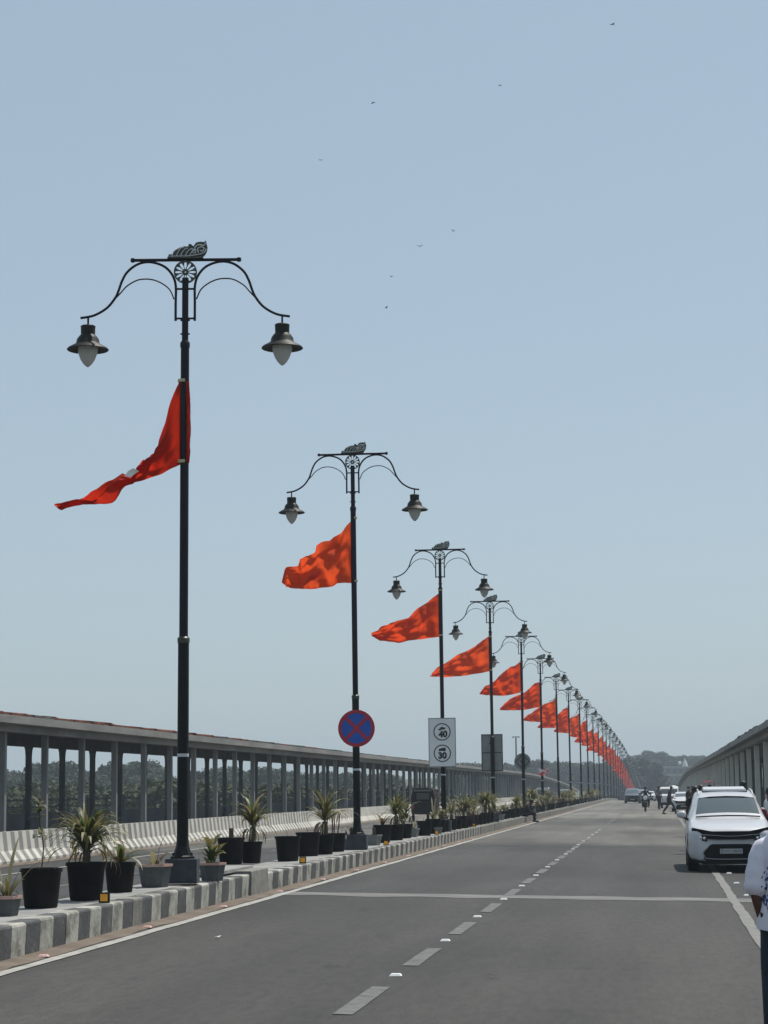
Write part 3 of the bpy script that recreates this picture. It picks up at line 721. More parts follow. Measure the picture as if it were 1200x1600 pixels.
class Leaves:
    """leaves either as single parts (near plants) or joined into one foliage part (far plants)"""
    def __init__(s, t, single): s.t = t; s.single = single; s.mb = {}
    def put(s, kind, mi, loc, az, tilt, sc_):
        me = leaf(kind, mi)
        if s.single:
            o = link('leaf', me, s.t); o.location = loc; o.rotation_euler = euler_for(az, tilt); o.scale = (sc_, sc_, sc_)
        else:
            M = Matrix.Translation(loc) @ Matrix.Rotation(az, 4, 'Z') @ Matrix.Rotation(tilt, 4, 'Y') @ Matrix.Scale(sc_, 4)
            s.mb.setdefault(mi, MB()).add([M @ v.co for v in me.vertices], [tuple(p.vertices) for p in me.polygons])
    def done(s):
        for mi, b in s.mb.items(): stuff(b.build('foliage', LEAFS[mi], s.t, smooth=True, angle=180))
def pot(t, kind, w):
    r = w / 2
    if kind == 'r':
        h = w * .92
        p = MB().lathe([(r * .74, 0), (r * .78, .02), (r * .93, h - .045), (r * .94, h - .04), (r, h - .04), (r, h), (r * .93, h), (r * .90, h - .06)], seg=28, cap=False); p.lathe([(r * .74, 0.001), (.001, .001)], seg=28, cap=False)
        p = p.build('pot', POT, t, smooth=True)
    else:
        h = w * .68; k = r * math.sqrt(2); m = {'s': POTG, 'g': POTS}[kind]
        if kind == 's':
            pr = [(r * .74, 0), (r * .80, .03), (r * .97, h - .03)]
            b = MB(); b.lathe([(q * 1.02, z) for q, z in pr], seg=6)
            p = b.build('pot', m, t)
            MB().lathe([(r * 0.99, h - .034), (r * 1.07, h - .03), (r * 1.07, h), (r * .96, h), (r * .92, h - .05)], seg=6, cap=False).build('rim', RIMP, t)
        else:
            h = w * .78
            b = MB(); b.lathe([(k * .70, 0), (k * .93, h - .035), (k, h - .03), (k, h), (k * .9, h), (k * .86, h - .05)], seg=4, cap=False); b.lathe([(k * .7, .001), (.001, .001)], seg=4, cap=False)
            p = b.build('pot', m, t); p.rotation_euler = (0, 0, R(45))
            h = h
    MB().lathe([(r * .97 * (.9 if kind == 's' else .92), h - .045), (.02, h - .02)], seg=12, cap=False).build('soil', SOIL, t)
    return h - .03
def plant(t, kind, z, k, single, rr):
    Lv = Leaves(t, single); U = rr.uniform
    if kind == 'fan':            # big clump of long arching blades on a short trunk
        MB().tube([(0, 0, z), (.01, 0, z + .10 * k), (0, 0, z + .22 * k)], [.05 * k, .045 * k, .04 * k], 8).build('trunk', STEM, t)
        for i in range(150):
            az = U(0, 6.283); ti = abs(rr.gauss(.55, .42))
            Lv.put(rr.choice(('blade', 'blade', 'straight', 'arch')), rr.choices((0, 1, 2), (4, 5, 3))[0], (.02 * math.cos(az), .02 * math.sin(az), z + .17 * k + U(-.03, .05)), az, min(ti, 1.25), k * U(.75, 1.12))
        for i in range(12):
            az = U(0, 6.283); Lv.put('arch', 3, (.03 * math.cos(az), .03 * math.sin(az), z + .12 * k), az, U(1.1, 1.5), k * U(.6, .85))
    elif kind == 'palm':         # short leaning trunk with a crown of upright blades
        tp = Vector((U(-.02, .05) * k, 0, z + .19 * k))
        MB().tube([(0, 0, z), (.01 * k, 0, z + .10 * k), tp], [.042 * k, .038 * k, .034 * k], 8).build('trunk', STEM, t)
        for i in range(72):
            az = U(0, 6.283); Lv.put(rr.choice(('straight', 'frond', 'blade')), rr.choices((0, 1, 2, 3), (4, 5, 2, 1))[0], tp, az, min(1.3, abs(rr.gauss(.5, .42))), k * U(.55, .95))
        for i in range(16):
            az = U(0, 6.283); Lv.put('dry', rr.choice((3, 3, 1, 2)), tp - Vector((0, 0, .03)), az, U(1.3, 2.0), k * U(.7, 1.0))
    elif kind == 'agave':
        for i in range(16):
            az = U(0, 6.283); Lv.put('agave', rr.choice((0, 0, 1)), (.01, 0, z), az, U(.1, 1.25), k * U(.7, 1.1))
        for i in range(3): Lv.put('blade', 2, (0, 0, z + .03), U(-.6, .6) - math.pi / 3 * i, 1.2, k * .6)
    elif kind == 'sapling':
        P = [(0, 0, z), (.02, 0, z + .25 * k), (-.02, 0, z + .5 * k), (-.03, 0, z + .72 * k)]
        MB().tube(smooth(P, 4), .007, 6).build('stem', STEM, t)
        for i in range(26):
            u = rr.choice((U(.38, .55), U(.75, 1.0))); az = U(0, 6.283)
            Lv.put('small', rr.choice((0, 1, 2)), (.0 + (-.03 * u), 0, z + .72 * k * u), az, U(.5, 1.5), U(.7, 1.1))
        for i in range(4): Lv.put('dry', 3, (0, 0, z), U(0, 6.28), U(.7, 1.3), .7)
    elif kind == 'bush':
        for i in range(46):
            az = U(0, 6.283); ra = U(0, .07) * k
            Lv.put(rr.choice(('agave', 'small', 'small')), rr.choices((0, 1, 2), (4, 5, 2))[0], (ra * math.cos(az), ra * math.sin(az), z + U(0, .22) * k), az, U(.1, 1.1), k * U(.55, .95))
    elif kind == 'sprig':
        for i in range(11):
            az = U(0, 6.283); Lv.put(rr.choice(('dry', 'agave', 'straight')), rr.choice((1, 1, 3, 2)), (.02 * math.cos(az), 0, z), az, U(.05, .8), k * U(.35, .8))
    elif kind == 'stump':
        MB().tube([(0, 0, z - .02), (.01, 0, z + .1), (.005, 0, z + .19 * k)], [.045, .04, .042], 8).build('trunk', STEM, t)
        for i in range(6): Lv.put('dry', 3, (0, 0, z), U(0, 6.28), U(.9, 1.4), .5)
    elif kind == 'dry':
        for q in range(3):
            P = Vector((U(-.1, .1) * k, U(-.05, .05), z)); T = P + Vector((U(-.06, .06), 0, U(.18, .32) * k))
            MB().tube([P, (P + T) / 2 + Vector((.01, 0, 0)), T], .014, 6).build('stem', STEM, t)
            for i in range(7): Lv.put('dry', rr.choice((3, 3, 2)), T, U(0, 6.28), U(.5, 1.9), k * U(.5, .8))
    elif kind == 'bare':
        MB().tube([(0, 0, z), (-.03, 0, z + .12)], .005, 5).build('stem', STEM, t)
        for i in range(5): Lv.put('dry', rr.choice((2, 3)), (U(-.05, .05), 0, z - .01), U(0, 6.28), 1.35, .45)
    Lv.done()
PD = {'fan': 'with a big clump of long arching leaves', 'palm': 'with a small palm on a short trunk', 'agave': 'with drooping blue green blades', 'sapling': 'with a thin tall sapling', 'bush': 'with a low dense leafy succulent', 'sprig': 'with a few dry upright sprigs', 'stump': 'with a cut brown stump', 'dry': 'with withered drooping leaves on stems', 'bare': 'with almost bare soil'}
KS = {'r': 'round black pot ', 's': 'grey pot with pink rim ', 'g': 'square grey pot '}
PS = {'fan': 'and long arching leaves', 'palm': 'with a small palm', 'agave': 'with drooping blades', 'sapling': 'with a thin sapling', 'bush': 'with leafy succulents', 'sprig': 'with upright sprigs', 'stump': 'with a cut stump', 'dry': 'with withered leaves', 'bare': 'with bare soil'}
KD = {'r': 'round black plastic pot ', 's': 'grey cement pot with faded pink rim ', 'g': 'small square grey pot '}
POTL = [(4, 1432, 47, 's', 'sprig', 1.7), (56, 1420, 68, 'r', 'sapling', 1.0), (127, 1408, 65, 'r', 'fan', 1.0), (182, 1395, 51, 'r', 'agave', 1.35), (237, 1387, 53, 's', 'sprig', 1.5),
        (328, 1368, 42, 's', 'bush', 1.25), (357, 1351, 45, 'r', 'stump', 1), (390, 1349, 36, 'r', 'palm', 1.45),
        (447, 1346, 42, 'r', 'bare', 1), (479, 1338, 40, 'r', 'bare', 1), (505, 1335, 33, 'r', 'palm', 1.5), (524, 1331, 31, 'r', 'dry', 1.5), (543, 1328, 22, 'g', 'dry', .8),
        (583, 1321, 21, 'g', 'stump', 1), (596, 1317, 30, 'r', 'sprig', 1.7), (618, 1313, 26, 'r', 'palm', 1.35), (632, 1310, 24, 'r', 'bush', 2.0), (645, 1308, 17, 'g', 'sprig', 1.2),
        (662, 1306, 25, 'r', 'bare', 1), (676, 1303, 25, 'r', 'sprig', 1.8), (688, 1301, 18, 'r', 'dry', 1.2), (684, 1303, 13, 'g', 'bare', 1)]
ppos = []
for px, py, w, k, pl, q in POTL:
    p = atz(px, py, .47 if px < 415 else .42); zz = MT(p.y); p = atz(px, py, zz); s = F / p.y
    ppos.append((p.x, p.y + w / s * .4, w / s, k, pl, q))
y = 60.2; rr = random.Random(21)
while y < 215:
    if min(abs(y - q) for q in lampY) > .5:
        k = rr.choice('rrrrrg'); w = rr.uniform(.34, .42) if k == 'r' else rr.uniform(.26, .32)
        ppos.append((-6.28 + rr.uniform(-.06, .05), y, w, k, rr.choice(('palm', 'palm', 'sprig', 'dry', 'bush', 'fan', 'bare', 'stump')), rr.uniform(1.0, 1.5)))
    y += rr.uniform(.9, 1.5) if y < 130 else rr.uniform(1.2, 2.6)
ppos.sort(key=lambda p: p[1])
seen = {}
for i, (x, y, w, k, pl, q) in enumerate(ppos):
    rr = random.Random(100 + i)
    t = empty('potted_plant', (x, y, MT(y)), rr.uniform(-.3, .3) if k != 's' else (.25 if i < 1 else R(13)))
    h = pot(t, k, w); plant(t, pl, h, q, y < 31, rr)
    base = KD[k] + PD[pl]; seen[base] = seen.get(base, 0) + 1
    where = 'in the median row'
    near = min(range(len(lampY)), key=lambda j: abs(lampY[j] - y))
    if i < 26:
        where = ('just before the ' if y < lampY[near] else 'just beyond the ') + ordinal(near) + ' lamp pole'
        lab = KS[k] + PS[pl] + ', ' + ordinal(i) + ' pot from the near end'
    elif y < 130: lab = KS[k] + PS[pl] + ', ' + ordinal(i) + ' pot along the median from the camera'
    else: lab = 'small distant dark pot with a plant far along the median row'
    tag(t, lab, 'potted plant', 'potted plants lined up on the median')
# pale pipe leaning on a black pot, broken frond
p = atz(470, 1330, MT(32.5))
o = MB().tube([(0, 0, .02), (-.06, .06, .22), (-.16, .1, .34)], .022, 8).build('pipe', mat('pale_pipe', (.20, .195, .18), .6), None, smooth=True); o.location = atz(477, 1336, MT(35.5)); o.location.z = MT(35)
tag(o, 'pale bent pipe end leaning on a black pot at the kerb', 'pipe')

# ------------------------------------------------------------------ kerb reflectors, road studs, litter
AMB = mat('amber_reflector', (.85, .34, .012), .3, c2=(.9, .42, .02), scale=9, coat=.5)
STUD = mat('white_stud', (.80, .80, .78), .4); STUDR = mat('red_stud', (.55, .20, .16), .5, c2=(.75, .55, .5), scale=12)
rb = MB().box((0, 0, .055), (.115, .05, .11)).mesh('reflector_body'); rb.materials.append(BLACK)
rp_ = MB().box((0, -.0275, .06), (.082, .006, .078)).mesh('reflector_face'); rp_.materials.append(AMB)
for n, (px, py) in enumerate(((163, 1411), (481, 1349), (632, 1321), (714, 1304), (770, 1291.5))):
    p = atz(px, py, .45); z = zr(-6, p.y) + ktop(p.y); p = atz(px, py, z)
    t = empty('kerb_reflector', (-6.07, p.y, z), R(4 if n == 0 else rnd.uniform(-15, 15)))
    o = link('body', rb, t); o = link('reflector_face', rp_, t)
    tag(t, ['square amber kerb reflector in a black frame beside the big arching plant', 'chipped amber kerb reflector beside the pot with the leaning pipe', 'amber kerb reflector between the second and third lamp poles', 'amber kerb reflector just beyond the third lamp pole', 'amber kerb reflector by the fourth lamp pole'][n], 'reflector', 'amber reflectors along the kerb top')
sm = MB().box((0, 0, .009), (.105, .10, .018), taper=.72).mesh('road_stud'); sm.materials.append(STUD)
smr = MB().box((0, 0, .009), (.10, .10, .018), taper=.72).mesh('road_stud'); smr.materials.append(STUDR)
for i in range(16):
    y = d0 + 3.06 + i * 4.06
    o = link('road_stud', sm, None); o.location = (-2.29 + rnd.uniform(-.015, .015), y, zr(-2.29, y) + .004)
    tag(o, ('white road stud after the ' + ordinal(i) + ' dash of the lane line from the camera'), 'road stud', 'white road studs between the lane dashes')
for i in range(12):
    y = 19.0 + i * 4.06
    o = link('road_stud', smr, None); o.location = (-5.79 + rnd.uniform(-.02, .02), y, zr(-5.79, y) + .012); o.rotation_euler = (0, 0, rnd.uniform(-.2, .2))
    tag(o, ordinal(i) + ' dusty reddish road stud from the camera in the dirt beside the kerb', 'road stud', 'red road studs along the kerb')
for i in range(9):
    y = 20.0 + i * 4.06
    o = link('road_stud', sm, None); o.location = (1.30 + rnd.uniform(-.03, .03), y, zr(1.3, y) + .004)
    tag(o, ordinal(i) + ' white road stud from the camera beyond the right edge line', 'road stud', 'white road studs beside the right edge line')
LIT = mat('litter_paper', (.6, .58, .54), .7); LITD = mat('litter_dark', (.03, .025, .02), .8)
for i, (px, py, d, lab) in enumerate(((767, 1523, 1, 'small dark scrap lying on the asphalt right of the lane dashes'), (565, 1450, 0, ''), (345, 1425, 0, ''), (186, 1450, 0, 'pale paper scrap in the dirt below the nearest kerb'), (340, 1472, 0, 'tiny pale scrap on the asphalt left of the lane dashes'))):
    if not lab: continue
    p = atz(px, py, .06); b = MB(); r = random.Random(i)
    b.add([(r.uniform(-.04, .04), r.uniform(-.05, .05), r.uniform(.0, .03)) for _ in range(7)] , [(0, 1, 2), (2, 3, 4), (4, 5, 6), (0, 3, 6), (1, 4, 5)])
    o = b.build('litter', LITD if d else LIT); o.location = (p.x, p.y, zr(p.x, p.y) + .012); tag(o, lab, 'litter')

# ------------------------------------------------------------------ people
def skin(name, verts, edges, radii, m, parent, sub=2):
    me = bpy.data.meshes.new(name); me.from_pydata([Vector(v) for v in verts], edges, []); me.update()
    o = bpy.data.objects.new(name, me); col.objects.link(o)
    o.modifiers.new('Skin', 'SKIN')
    o.modifiers['Skin'].use_smooth_shade = True
    for i, r in enumerate(radii):
        sv_ = me.skin_vertices[0].data[i]; sv_.radius = r if isinstance(r, tuple) else (r, r); sv_.use_root = (i == 0)
    if sub: mo = o.modifiers.new('Sub', 'SUBSURF'); mo.levels = sub; mo.render_levels = sub
    bpy.context.view_layer.update()
    me2 = bpy.data.meshes.new_from_object(o.evaluated_get(bpy.context.evaluated_depsgraph_get()))
    bpy.data.objects.remove(o); bpy.data.meshes.remove(me)
    me2.name = name; me2.materials.clear(); me2.materials.append(m); me2.polygons.foreach_set('use_smooth', [True] * len(me2.polygons))
    return link(name, me2, parent)
SKINM = mat('skin', (.085, .038, .025), .5, c2=(.11, .05, .033), scale=9, spec=.3)
HAIR = mat('hair', (.008, .007, .006), .55)
SHOE = mat('shoe', (.02, .02, .022), .6)
def person(loc, rz, label, shirt, trousers, pose=None, scale=1.0, near=False, hem=None, longsleeve=False, group=None):
    """figure facing -y in its own frame; pose overrides joint positions"""
    t = empty('person', loc, rz); tag(t, label, 'person', group); t.scale = (scale,) * 3
    J = dict(pel=(0, 0, .93), bel=(0, 0, 1.07), che=(0, .01, 1.25), nb=(0, .02, 1.42), nk=(0, .01, 1.50), hd=(0, -.012, 1.61), top=(0, 0, 1.69),
             shl=(-.175, .015, 1.385), shr=(.175, .015, 1.385), ell=(-.23, .05, 1.12), elr=(.23, .05, 1.12), wrl=(-.25, -.02, .88), wrr=(.25, -.02, .88), hal=(-.255, -.04, .79), har=(.255, -.04, .79),
             hpl=(-.09, 0, .90), hpr=(.09, 0, .90), knl=(-.11, -.015, .50), knr=(.11, -.015, .50), anl=(-.12, .02, .09), anr=(.12, .02, .09), tol=(-.14, -.13, .035), tor=(.14, -.13, .035))
    if pose: J.update(pose)
    K = ['pel', 'bel', 'che', 'nb', 'nk', 'hd', 'top', 'shl', 'ell', 'wrl', 'hal', 'shr', 'elr', 'wrr', 'har', 'hpl', 'knl', 'anl', 'tol', 'hpr', 'knr', 'anr', 'tor']
    ix = {k: i for i, k in enumerate(K)}
    E = [('pel', 'bel'), ('bel', 'che'), ('che', 'nb'), ('nb', 'nk'), ('nk', 'hd'), ('hd', 'top'), ('nb', 'shl'), ('shl', 'ell'), ('ell', 'wrl'), ('wrl', 'hal'), ('nb', 'shr'), ('shr', 'elr'), ('elr', 'wrr'), ('wrr', 'har'),
         ('pel', 'hpl'), ('hpl', 'knl'), ('knl', 'anl'), ('anl', 'tol'), ('pel', 'hpr'), ('hpr', 'knr'), ('knr', 'anr'), ('anr', 'tor')]
    rad = dict(pel=(.125, .10), bel=(.12, .095), che=(.13, .10), nb=(.07, .06), nk=.052, hd=(.078, .095), top=(.055, .065), shl=.055, shr=.055, ell=.038, elr=.038, wrl=.026, wrr=.026, hal=.03, har=.03, hpl=.085, hpr=.085, knl=.055, knr=.055, anl=.036, anr=.036, tol=.03, tor=.03)
    body = skin('body', [J[k] for k in K], [(ix[a], ix[b_]) for a, b_ in E], [rad[k] for k in K], SKINM, t)
    # face and hands
    hd = Vector(J['hd']); f = MB()
    f.tube([hd + Vector((0, -.088, .02)), hd + Vector((0, -.108, -.022)), hd + Vector((0, -.09, -.03))], [.008, .015, .01], 6)
    for s in (-1, 1): f.lathe([(.002, -.03), (.014, -.02), (.017, .012), (.004, .03)], c=(hd.x + s * .08, hd.y + .005, hd.z), seg=8)
    f.build('nose_and_ears', SKINM, body, smooth=True)
    e = MB()
    for s in (-1, 1): e.lathe([(.001, -.009), (.011, -.004), (.011, .004), (.001, .009)], c=(hd.x + s * .03, hd.y - .083, hd.z + .018), seg=8)
    e.build('eyes', HAIR, body)
    fg = MB()
    for h, w_, s in (('hal', 'wrl', -1), ('har', 'wrr', 1)):
        H = Vector(J[h]); d = (H - Vector(J[w_])).normalized(); sd_ = Vector((0, -1, 0)) - d * Vector((0, -1, 0)).dot(d); sd_.normalize(); nn = d.cross(sd_)
        for q, (o_, ln) in enumerate(((-.024, .062), (-.008, .074), (.008, .070), (.024, .054))):
            a = H + sd_ * -o_ ; fg.tube([a, a + d * ln * .6, a + d * ln * .9 + nn * .012 * s, a + d * ln + nn * .022 * s], [.0085, .008, .007, .005], 6)
        a = H + sd_ * .02 - d * .03; fg.tube([a, a + sd_ * .026 + d * .025, a + sd_ * .03 + d * .055], [.010, .0095, .007], 6)
    fg.build('fingers', SKINM, body, smooth=True)
    v = lambda k: Vector(J[k])
    el = [v('shl') * .42 + v('ell') * .58, v('shr') * .42 + v('elr') * .58]
    SH = [v('pel') - (v('bel') - v('pel')) * .25, v('bel'), v('che'), v('nb') - Vector((0, 0, .01)), v('shl'), el[0], v('shr'), el[1]]
    SE = [(0, 1), (1, 2), (2, 3), (3, 4), (4, 5), (3, 6), (6, 7)]; SR = [(.165, .128), (.152, .12), (.16, .125), (.085, .075), .075, .078, .075, .078]
    n0 = len(SH)
    if longsleeve:
        SH += [v('ell'), v('wrl'), v('elr'), v('wrr')]; SE += [(5, n0), (n0, n0 + 1), (7, n0 + 2), (n0 + 2, n0 + 3)]; SR += [.052, .04, .052, .04]
    if False: SH[0] = Vector((J['pel'][0], J['pel'][1], hem)); SR[0] = (.235, .165); SR[1] = (.215, .15); SR[2] = (.215, .15); el[0].xyz = v('ell') * .98 + v('wrl') * .02; el[1].xyz = v('elr') * .98 + v('wrr') * .02; SR[5] = SR[7] = .074
    if hem:
        b = MB(); rings = [(hem, .228, .190), (hem + .02, .230, .190), (.95, .222, .172), (1.05, .206, .148), (1.16, .204, .142), (1.27, .206, .138), (1.345, .215, .128), (1.405, .200, .112), (1.445, .165, .098), (1.472, .115, .088), (1.485, .085, .078), (1.475, .075, .068)]
        n = 44; vs = []
        for q, (z, a, d) in enumerate(rings):
            for k in range(n):
                an = 2 * math.pi * k / n; wr = 1 + .030 * mnoise.noise(Vector((math.cos(an) * 2.6, math.sin(an) * 2.6, z * 5))) + .018 * math.sin(an * 9 + z * 14) * max(0, 1.2 - z) * 2
                ca, sa = math.cos(an), math.sin(an); e = .82
                vs.append((J['pel'][0] + a * wr * math.copysign(abs(ca) ** e, ca), .01 + d * wr * math.copysign(abs(sa) ** e, sa), z + .012 * mnoise.noise(Vector((ca * 2, sa * 2, 3))) * (1 if q < 2 else 0)))
        b.add(vs, [(q * n + k, q * n + (k + 1) % n, (q + 1) * n + (k + 1) % n, (q + 1) * n + k) for q in range(len(rings) - 1) for k in range(n)])
        for sh, el_, wr_ in (('shl', 'ell', 'wrl'), ('shr', 'elr', 'wrr')):
            A_, B_ = v(sh), v(el_); B_ = A_ * .16 + B_ * .84; C_ = B_ + (v(wr_) - B_).normalized() * .015; A_ = A_ + Vector((0, 0, -.01))
            P = smooth([Vector((A_.x * .5, A_.y, A_.z + .0)), Vector((A_.x * .93, A_.y, A_.z + .0)), A_ * .55 + B_ * .45, B_, C_], 5)
            m0 = len(b.v); b.tube(P, [.058 + .016 * min(1, q / 11) + .003 * math.sin(q * 1.7) for q in range(len(P))], 18, cap=False)
        me_ = b.mesh('shirt'); me_.materials.append(shirt); me_.polygons.foreach_set('use_smooth', [True] * len(me_.polygons)); top = link('shirt', me_, t)
    else: top = skin('shirt', SH, SE, SR, shirt, t)
    TP = [v('pel'), v('hpl'), v('knl'), v('anl'), v('hpr'), v('knr'), v('anr')]
    skin('trousers', TP, [(0, 1), (1, 2), (2, 3), (0, 4), (4, 5), (5, 6)], [(.135, .115), .108, .078, .062, .108, .078, .062], trousers, t) if not hem else skin('trousers', [v('pel'), v('hpl') * 1.0 + Vector((-.02, 0, 0)), v('knl'), v('anl'), v('hpr') + Vector((.02, 0, 0)), v('knr'), v('anr')], [(0, 1), (1, 2), (2, 3), (0, 4), (4, 5), (5, 6)], [(.15, .12), .118, .105, .09, .118, .105, .09], trousers, t)
    h = MB(); hb = hd + Vector((0, .012, .035))
    h.lathe([(.082, -.035), (.095, -.0), (.092, .04), (.07, .078), (.03, .098), (.002, .10)], c=hb, seg=16, cap=False); h.build('hair', HAIR, t, smooth=True)
    s = MB()
    for a, to in (('anl', 'tol'), ('anr', 'tor')):
        A_, T_ = v(a), v(to); d = (T_ - A_); d.z = 0
        if d.length < .02: d = Vector((0, -.1, 0))
        d.normalize(); z = min(A_.z, T_.z + .05); p0 = Vector((A_.x, A_.y, T_.z)) - d * .07
        s.tube([p0 + Vector((0, 0, .01)), p0 + d * .03 + Vector((0, 0, .02)), p0 + d * .14 + Vector((0, 0, .012)), p0 + d * .23 + Vector((0, 0, .0)), p0 + d * .26], [.03, .045, .044, .036, .012], 8)
    s.build('shoes', SHOE, t, smooth=True)
    return t, top
def cloth(name, c, c2=None): return mat(name, c, .85, c2=c2 or tuple(min(1, q * 1.25) for q in c), scale=5, bump=.2)
WTEE = cloth('white_tee', (.62, .60, .66), (.70, .68, .74)); JEAN = cloth('dark_jeans', (.010, .016, .026), (.016, .026, .042))
# printed wreath on the T-shirt: flat print in the cloth
def print_mat():
    m = cloth('printed_white_tee', (.60, .58, .65), (.70, .68, .75)); n = m.node_tree.nodes; l = m.node_tree.links; b = n['Principled BSDF']
    src = b.inputs['Base Color'].links[0].from_socket
    tc = n.new('ShaderNodeTexCoord'); sp = n.new('ShaderNodeSeparateXYZ'); l.new(tc.outputs['Object'], sp.inputs[0])
    def M(op, a, c=None):
        q = n.new('ShaderNodeMath'); q.operation = op
        for i, s in enumerate((a, c)):
            if s is None: continue
            if isinstance(s, (int, float)): q.inputs[i].default_value = s
            else: l.new(s, q.inputs[i])
        return q.outputs[0]
    zz = M('SUBTRACT', sp.outputs['Z'], 1.12); r = M('SQRT', M('ADD', M('POWER', sp.outputs['X'], 2.0), M('POWER', zz, 2.0)))
    ring = M('MULTIPLY', M('GREATER_THAN', r, .135), M('LESS_THAN', r, .205)); inner = M('LESS_THAN', r, .11)
    vo = n.new('ShaderNodeTexVoronoi'); vo.inputs['Scale'].default_value = 30; l.new(tc.outputs['Object'], vo.inputs['Vector'])
    spots = M('LESS_THAN', vo.outputs['Distance'], .50)
    v2 = n.new('ShaderNodeTexVoronoi'); v2.inputs['Scale'].default_value = 22; l.new(tc.outputs['Object'], v2.inputs['Vector'])
    sp2 = M('LESS_THAN', v2.outputs['Distance'], .40)
    back = M('GREATER_THAN', sp.outputs['Y'], 0.0)
    def mixc(a, f, c):
        x = n.new('ShaderNodeMix'); x.data_type = 'RGBA'; l.new(a, x.inputs[6]); l.new(f, x.inputs[0]); x.inputs[7].default_value = (*c, 1); return x.outputs[2]
    o = mixc(src, M('MULTIPLY', M('MULTIPLY', ring, spots), back), (.06, .075, .22)); o = mixc(o, M('MULTIPLY', M('MULTIPLY', inner, sp2), back), (.50, .22, .24))
    l.new(o, b.inputs['Base Color']); return m
PT = print_mat()
NP = atz(1233, 1632, zr(.7, 12.7)); NP = Vector((NP.x, 12.7, zr(.8, 12.7)))
person((0.765, 12.7, zr(.765, 12.7)), math.pi, 'person in white T-shirt printed with a blue wreath and dark jeans at the right edge', PT, JEAN,
       pose=dict(shr=(.185, .03, 1.385), elr=(.235, .09, 1.10), wrr=(.19, .03, .90), har=(.165, -.03, .82), knl=(-.10, -.04, .5), anl=(-.11, .02, .09)), near=True, hem=.86, scale=.925)
NAVY = cloth('navy_cloth', (.016, .024, .055)); GREYC = cloth('grey_cloth', (.14, .135, .14)); DARKC = cloth('dark_cloth', (.014, .014, .018)); KHAKI = cloth('brown_cloth', (.06, .045, .035)); MAROON = cloth('maroon_cloth', (.12, .012, .03)); WHC = cloth('white_cloth', (.6, .6, .6))
def gp(px, py):
    p = atz(px, py, 0.0); z = zr(p.x, p.y); p = atz(px, py, z); return Vector((p.x, p.y, zr(p.x, p.y)))
p = gp(1046, 1272)
person(p, R(80), 'person in a navy shirt and dark trousers striding across the road by the white sedan', NAVY, DARKC, pose=dict(che=(0, -.06, 1.24), nb=(0, -.10, 1.41), nk=(0, -.13, 1.48), hd=(0, -.17, 1.58), top=(0, -.17, 1.66), shl=(-.17, -.09, 1.38), shr=(.17, -.09, 1.38), knl=(-.10, -.28, .52), anl=(-.11, -.42, .10), tol=(-.11, -.56, .04), knr=(.10, .12, .50), anr=(.11, .40, .13), tor=(.11, .30, .035), ell=(-.24, -.1, 1.12), wrl=(-.22, -.30, .98), hal=(-.2, -.38, .95)))
p = gp(1030, 1264.5)
person(p, R(30), 'person in a grey shirt walking on the road behind the one in navy', GREYC, DARKC, pose=dict(knl=(-.1, -.14, .5), anl=(-.11, -.1, .09), tol=(-.11, -.24, .035), anr=(.11, .2, .09), knr=(.1, .03, .5), tor=(.11, .08, .035)))
# sitting on the kerb
ky = 92.8; zk = zr(-6, ky) + .295
person((-5.98, ky, zk - .83 + .02), R(75), 'person in black clothes sitting hunched on the kerb beyond the fifth lamp pole', DARKC, DARKC,
       pose=dict(pel=(0, .05, .92), bel=(0, 0, 1.05), che=(0, -.10, 1.2), nb=(0, -.19, 1.32), nk=(0, -.25, 1.37), hd=(0, -.32, 1.44), top=(0, -.34, 1.52), shl=(-.17, -.16, 1.29), shr=(.17, -.16, 1.29), ell=(-.24, -.28, 1.06), elr=(.24, -.28, 1.06), wrl=(-.16, -.45, .98), wrr=(.16, -.45, .98), hal=(-.10, -.5, .98), har=(.10, -.5, .98),
                 hpl=(-.09, 0, .91), hpr=(.09, 0, .91), knl=(-.12, -.42, .94), knr=(.12, -.42, .94), anl=(-.13, -.50, .63), anr=(.13, -.36, .63), tol=(-.14, -.62, .575), tor=(.14, -.48, .575)), longsleeve=True)
# bystanders by the parked cars
crowd = [(1087, 52, DARKC, DARKC, 'person in black standing at the rear left corner of the parked car'), (1096, 55, KHAKI, DARKC, 'person in brown close behind the one in black by the parked car'), (1090, 83, DARKC, DARKC, 'person in dark clothes standing just left behind the white parked car'), (1097, 88, NAVY, DARKC, 'person in navy partly hidden behind the white parked car'), (1084, 97, KHAKI, DARKC, 'person in brown standing between the white sedan and the parked car'), (1110, 92, MAROON, DARKC, 'person in maroon standing behind the roof of the parked car'), (1077, 112, DARKC, DARKC, 'person in dark clothes at the rear of the white sedan')]
for i, (px, y, a, b_, lab) in enumerate(crowd):
    X = aty(px, 1262, y).x
    person((X, y, zr(X, y)), R(rnd.uniform(-80, 80)), lab, a, b_, scale=rnd.uniform(.96, 1.03), group='bystanders near the parked cars')
X = aty(1162, 1250, 60).x
person((X, 60, zr(X, 60) + .0), R(180), 'person with dark hair seen over the roof of the white parked car', NAVY, DARKC, scale=1.05)
X = aty(1203, 1250, 47).x
person((X, 47, zr(X, 47)), R(-60), 'person in a white shirt holding a maroon bag beside the parked car', WHC, DARKC, scale=.95)
o = MB().lathe([(.03, 0), (.15, .05), (.17, .2), (.12, .34), (.02, .36)], seg=12).build('shoulder_bag', MAROON, None, smooth=True); o.location = (X - .22, 46.75, zr(X, 47) + .82); o.scale = (1, .6, 1)
tag(o, 'maroon cloth bag carried by the person in the white shirt', 'bag')

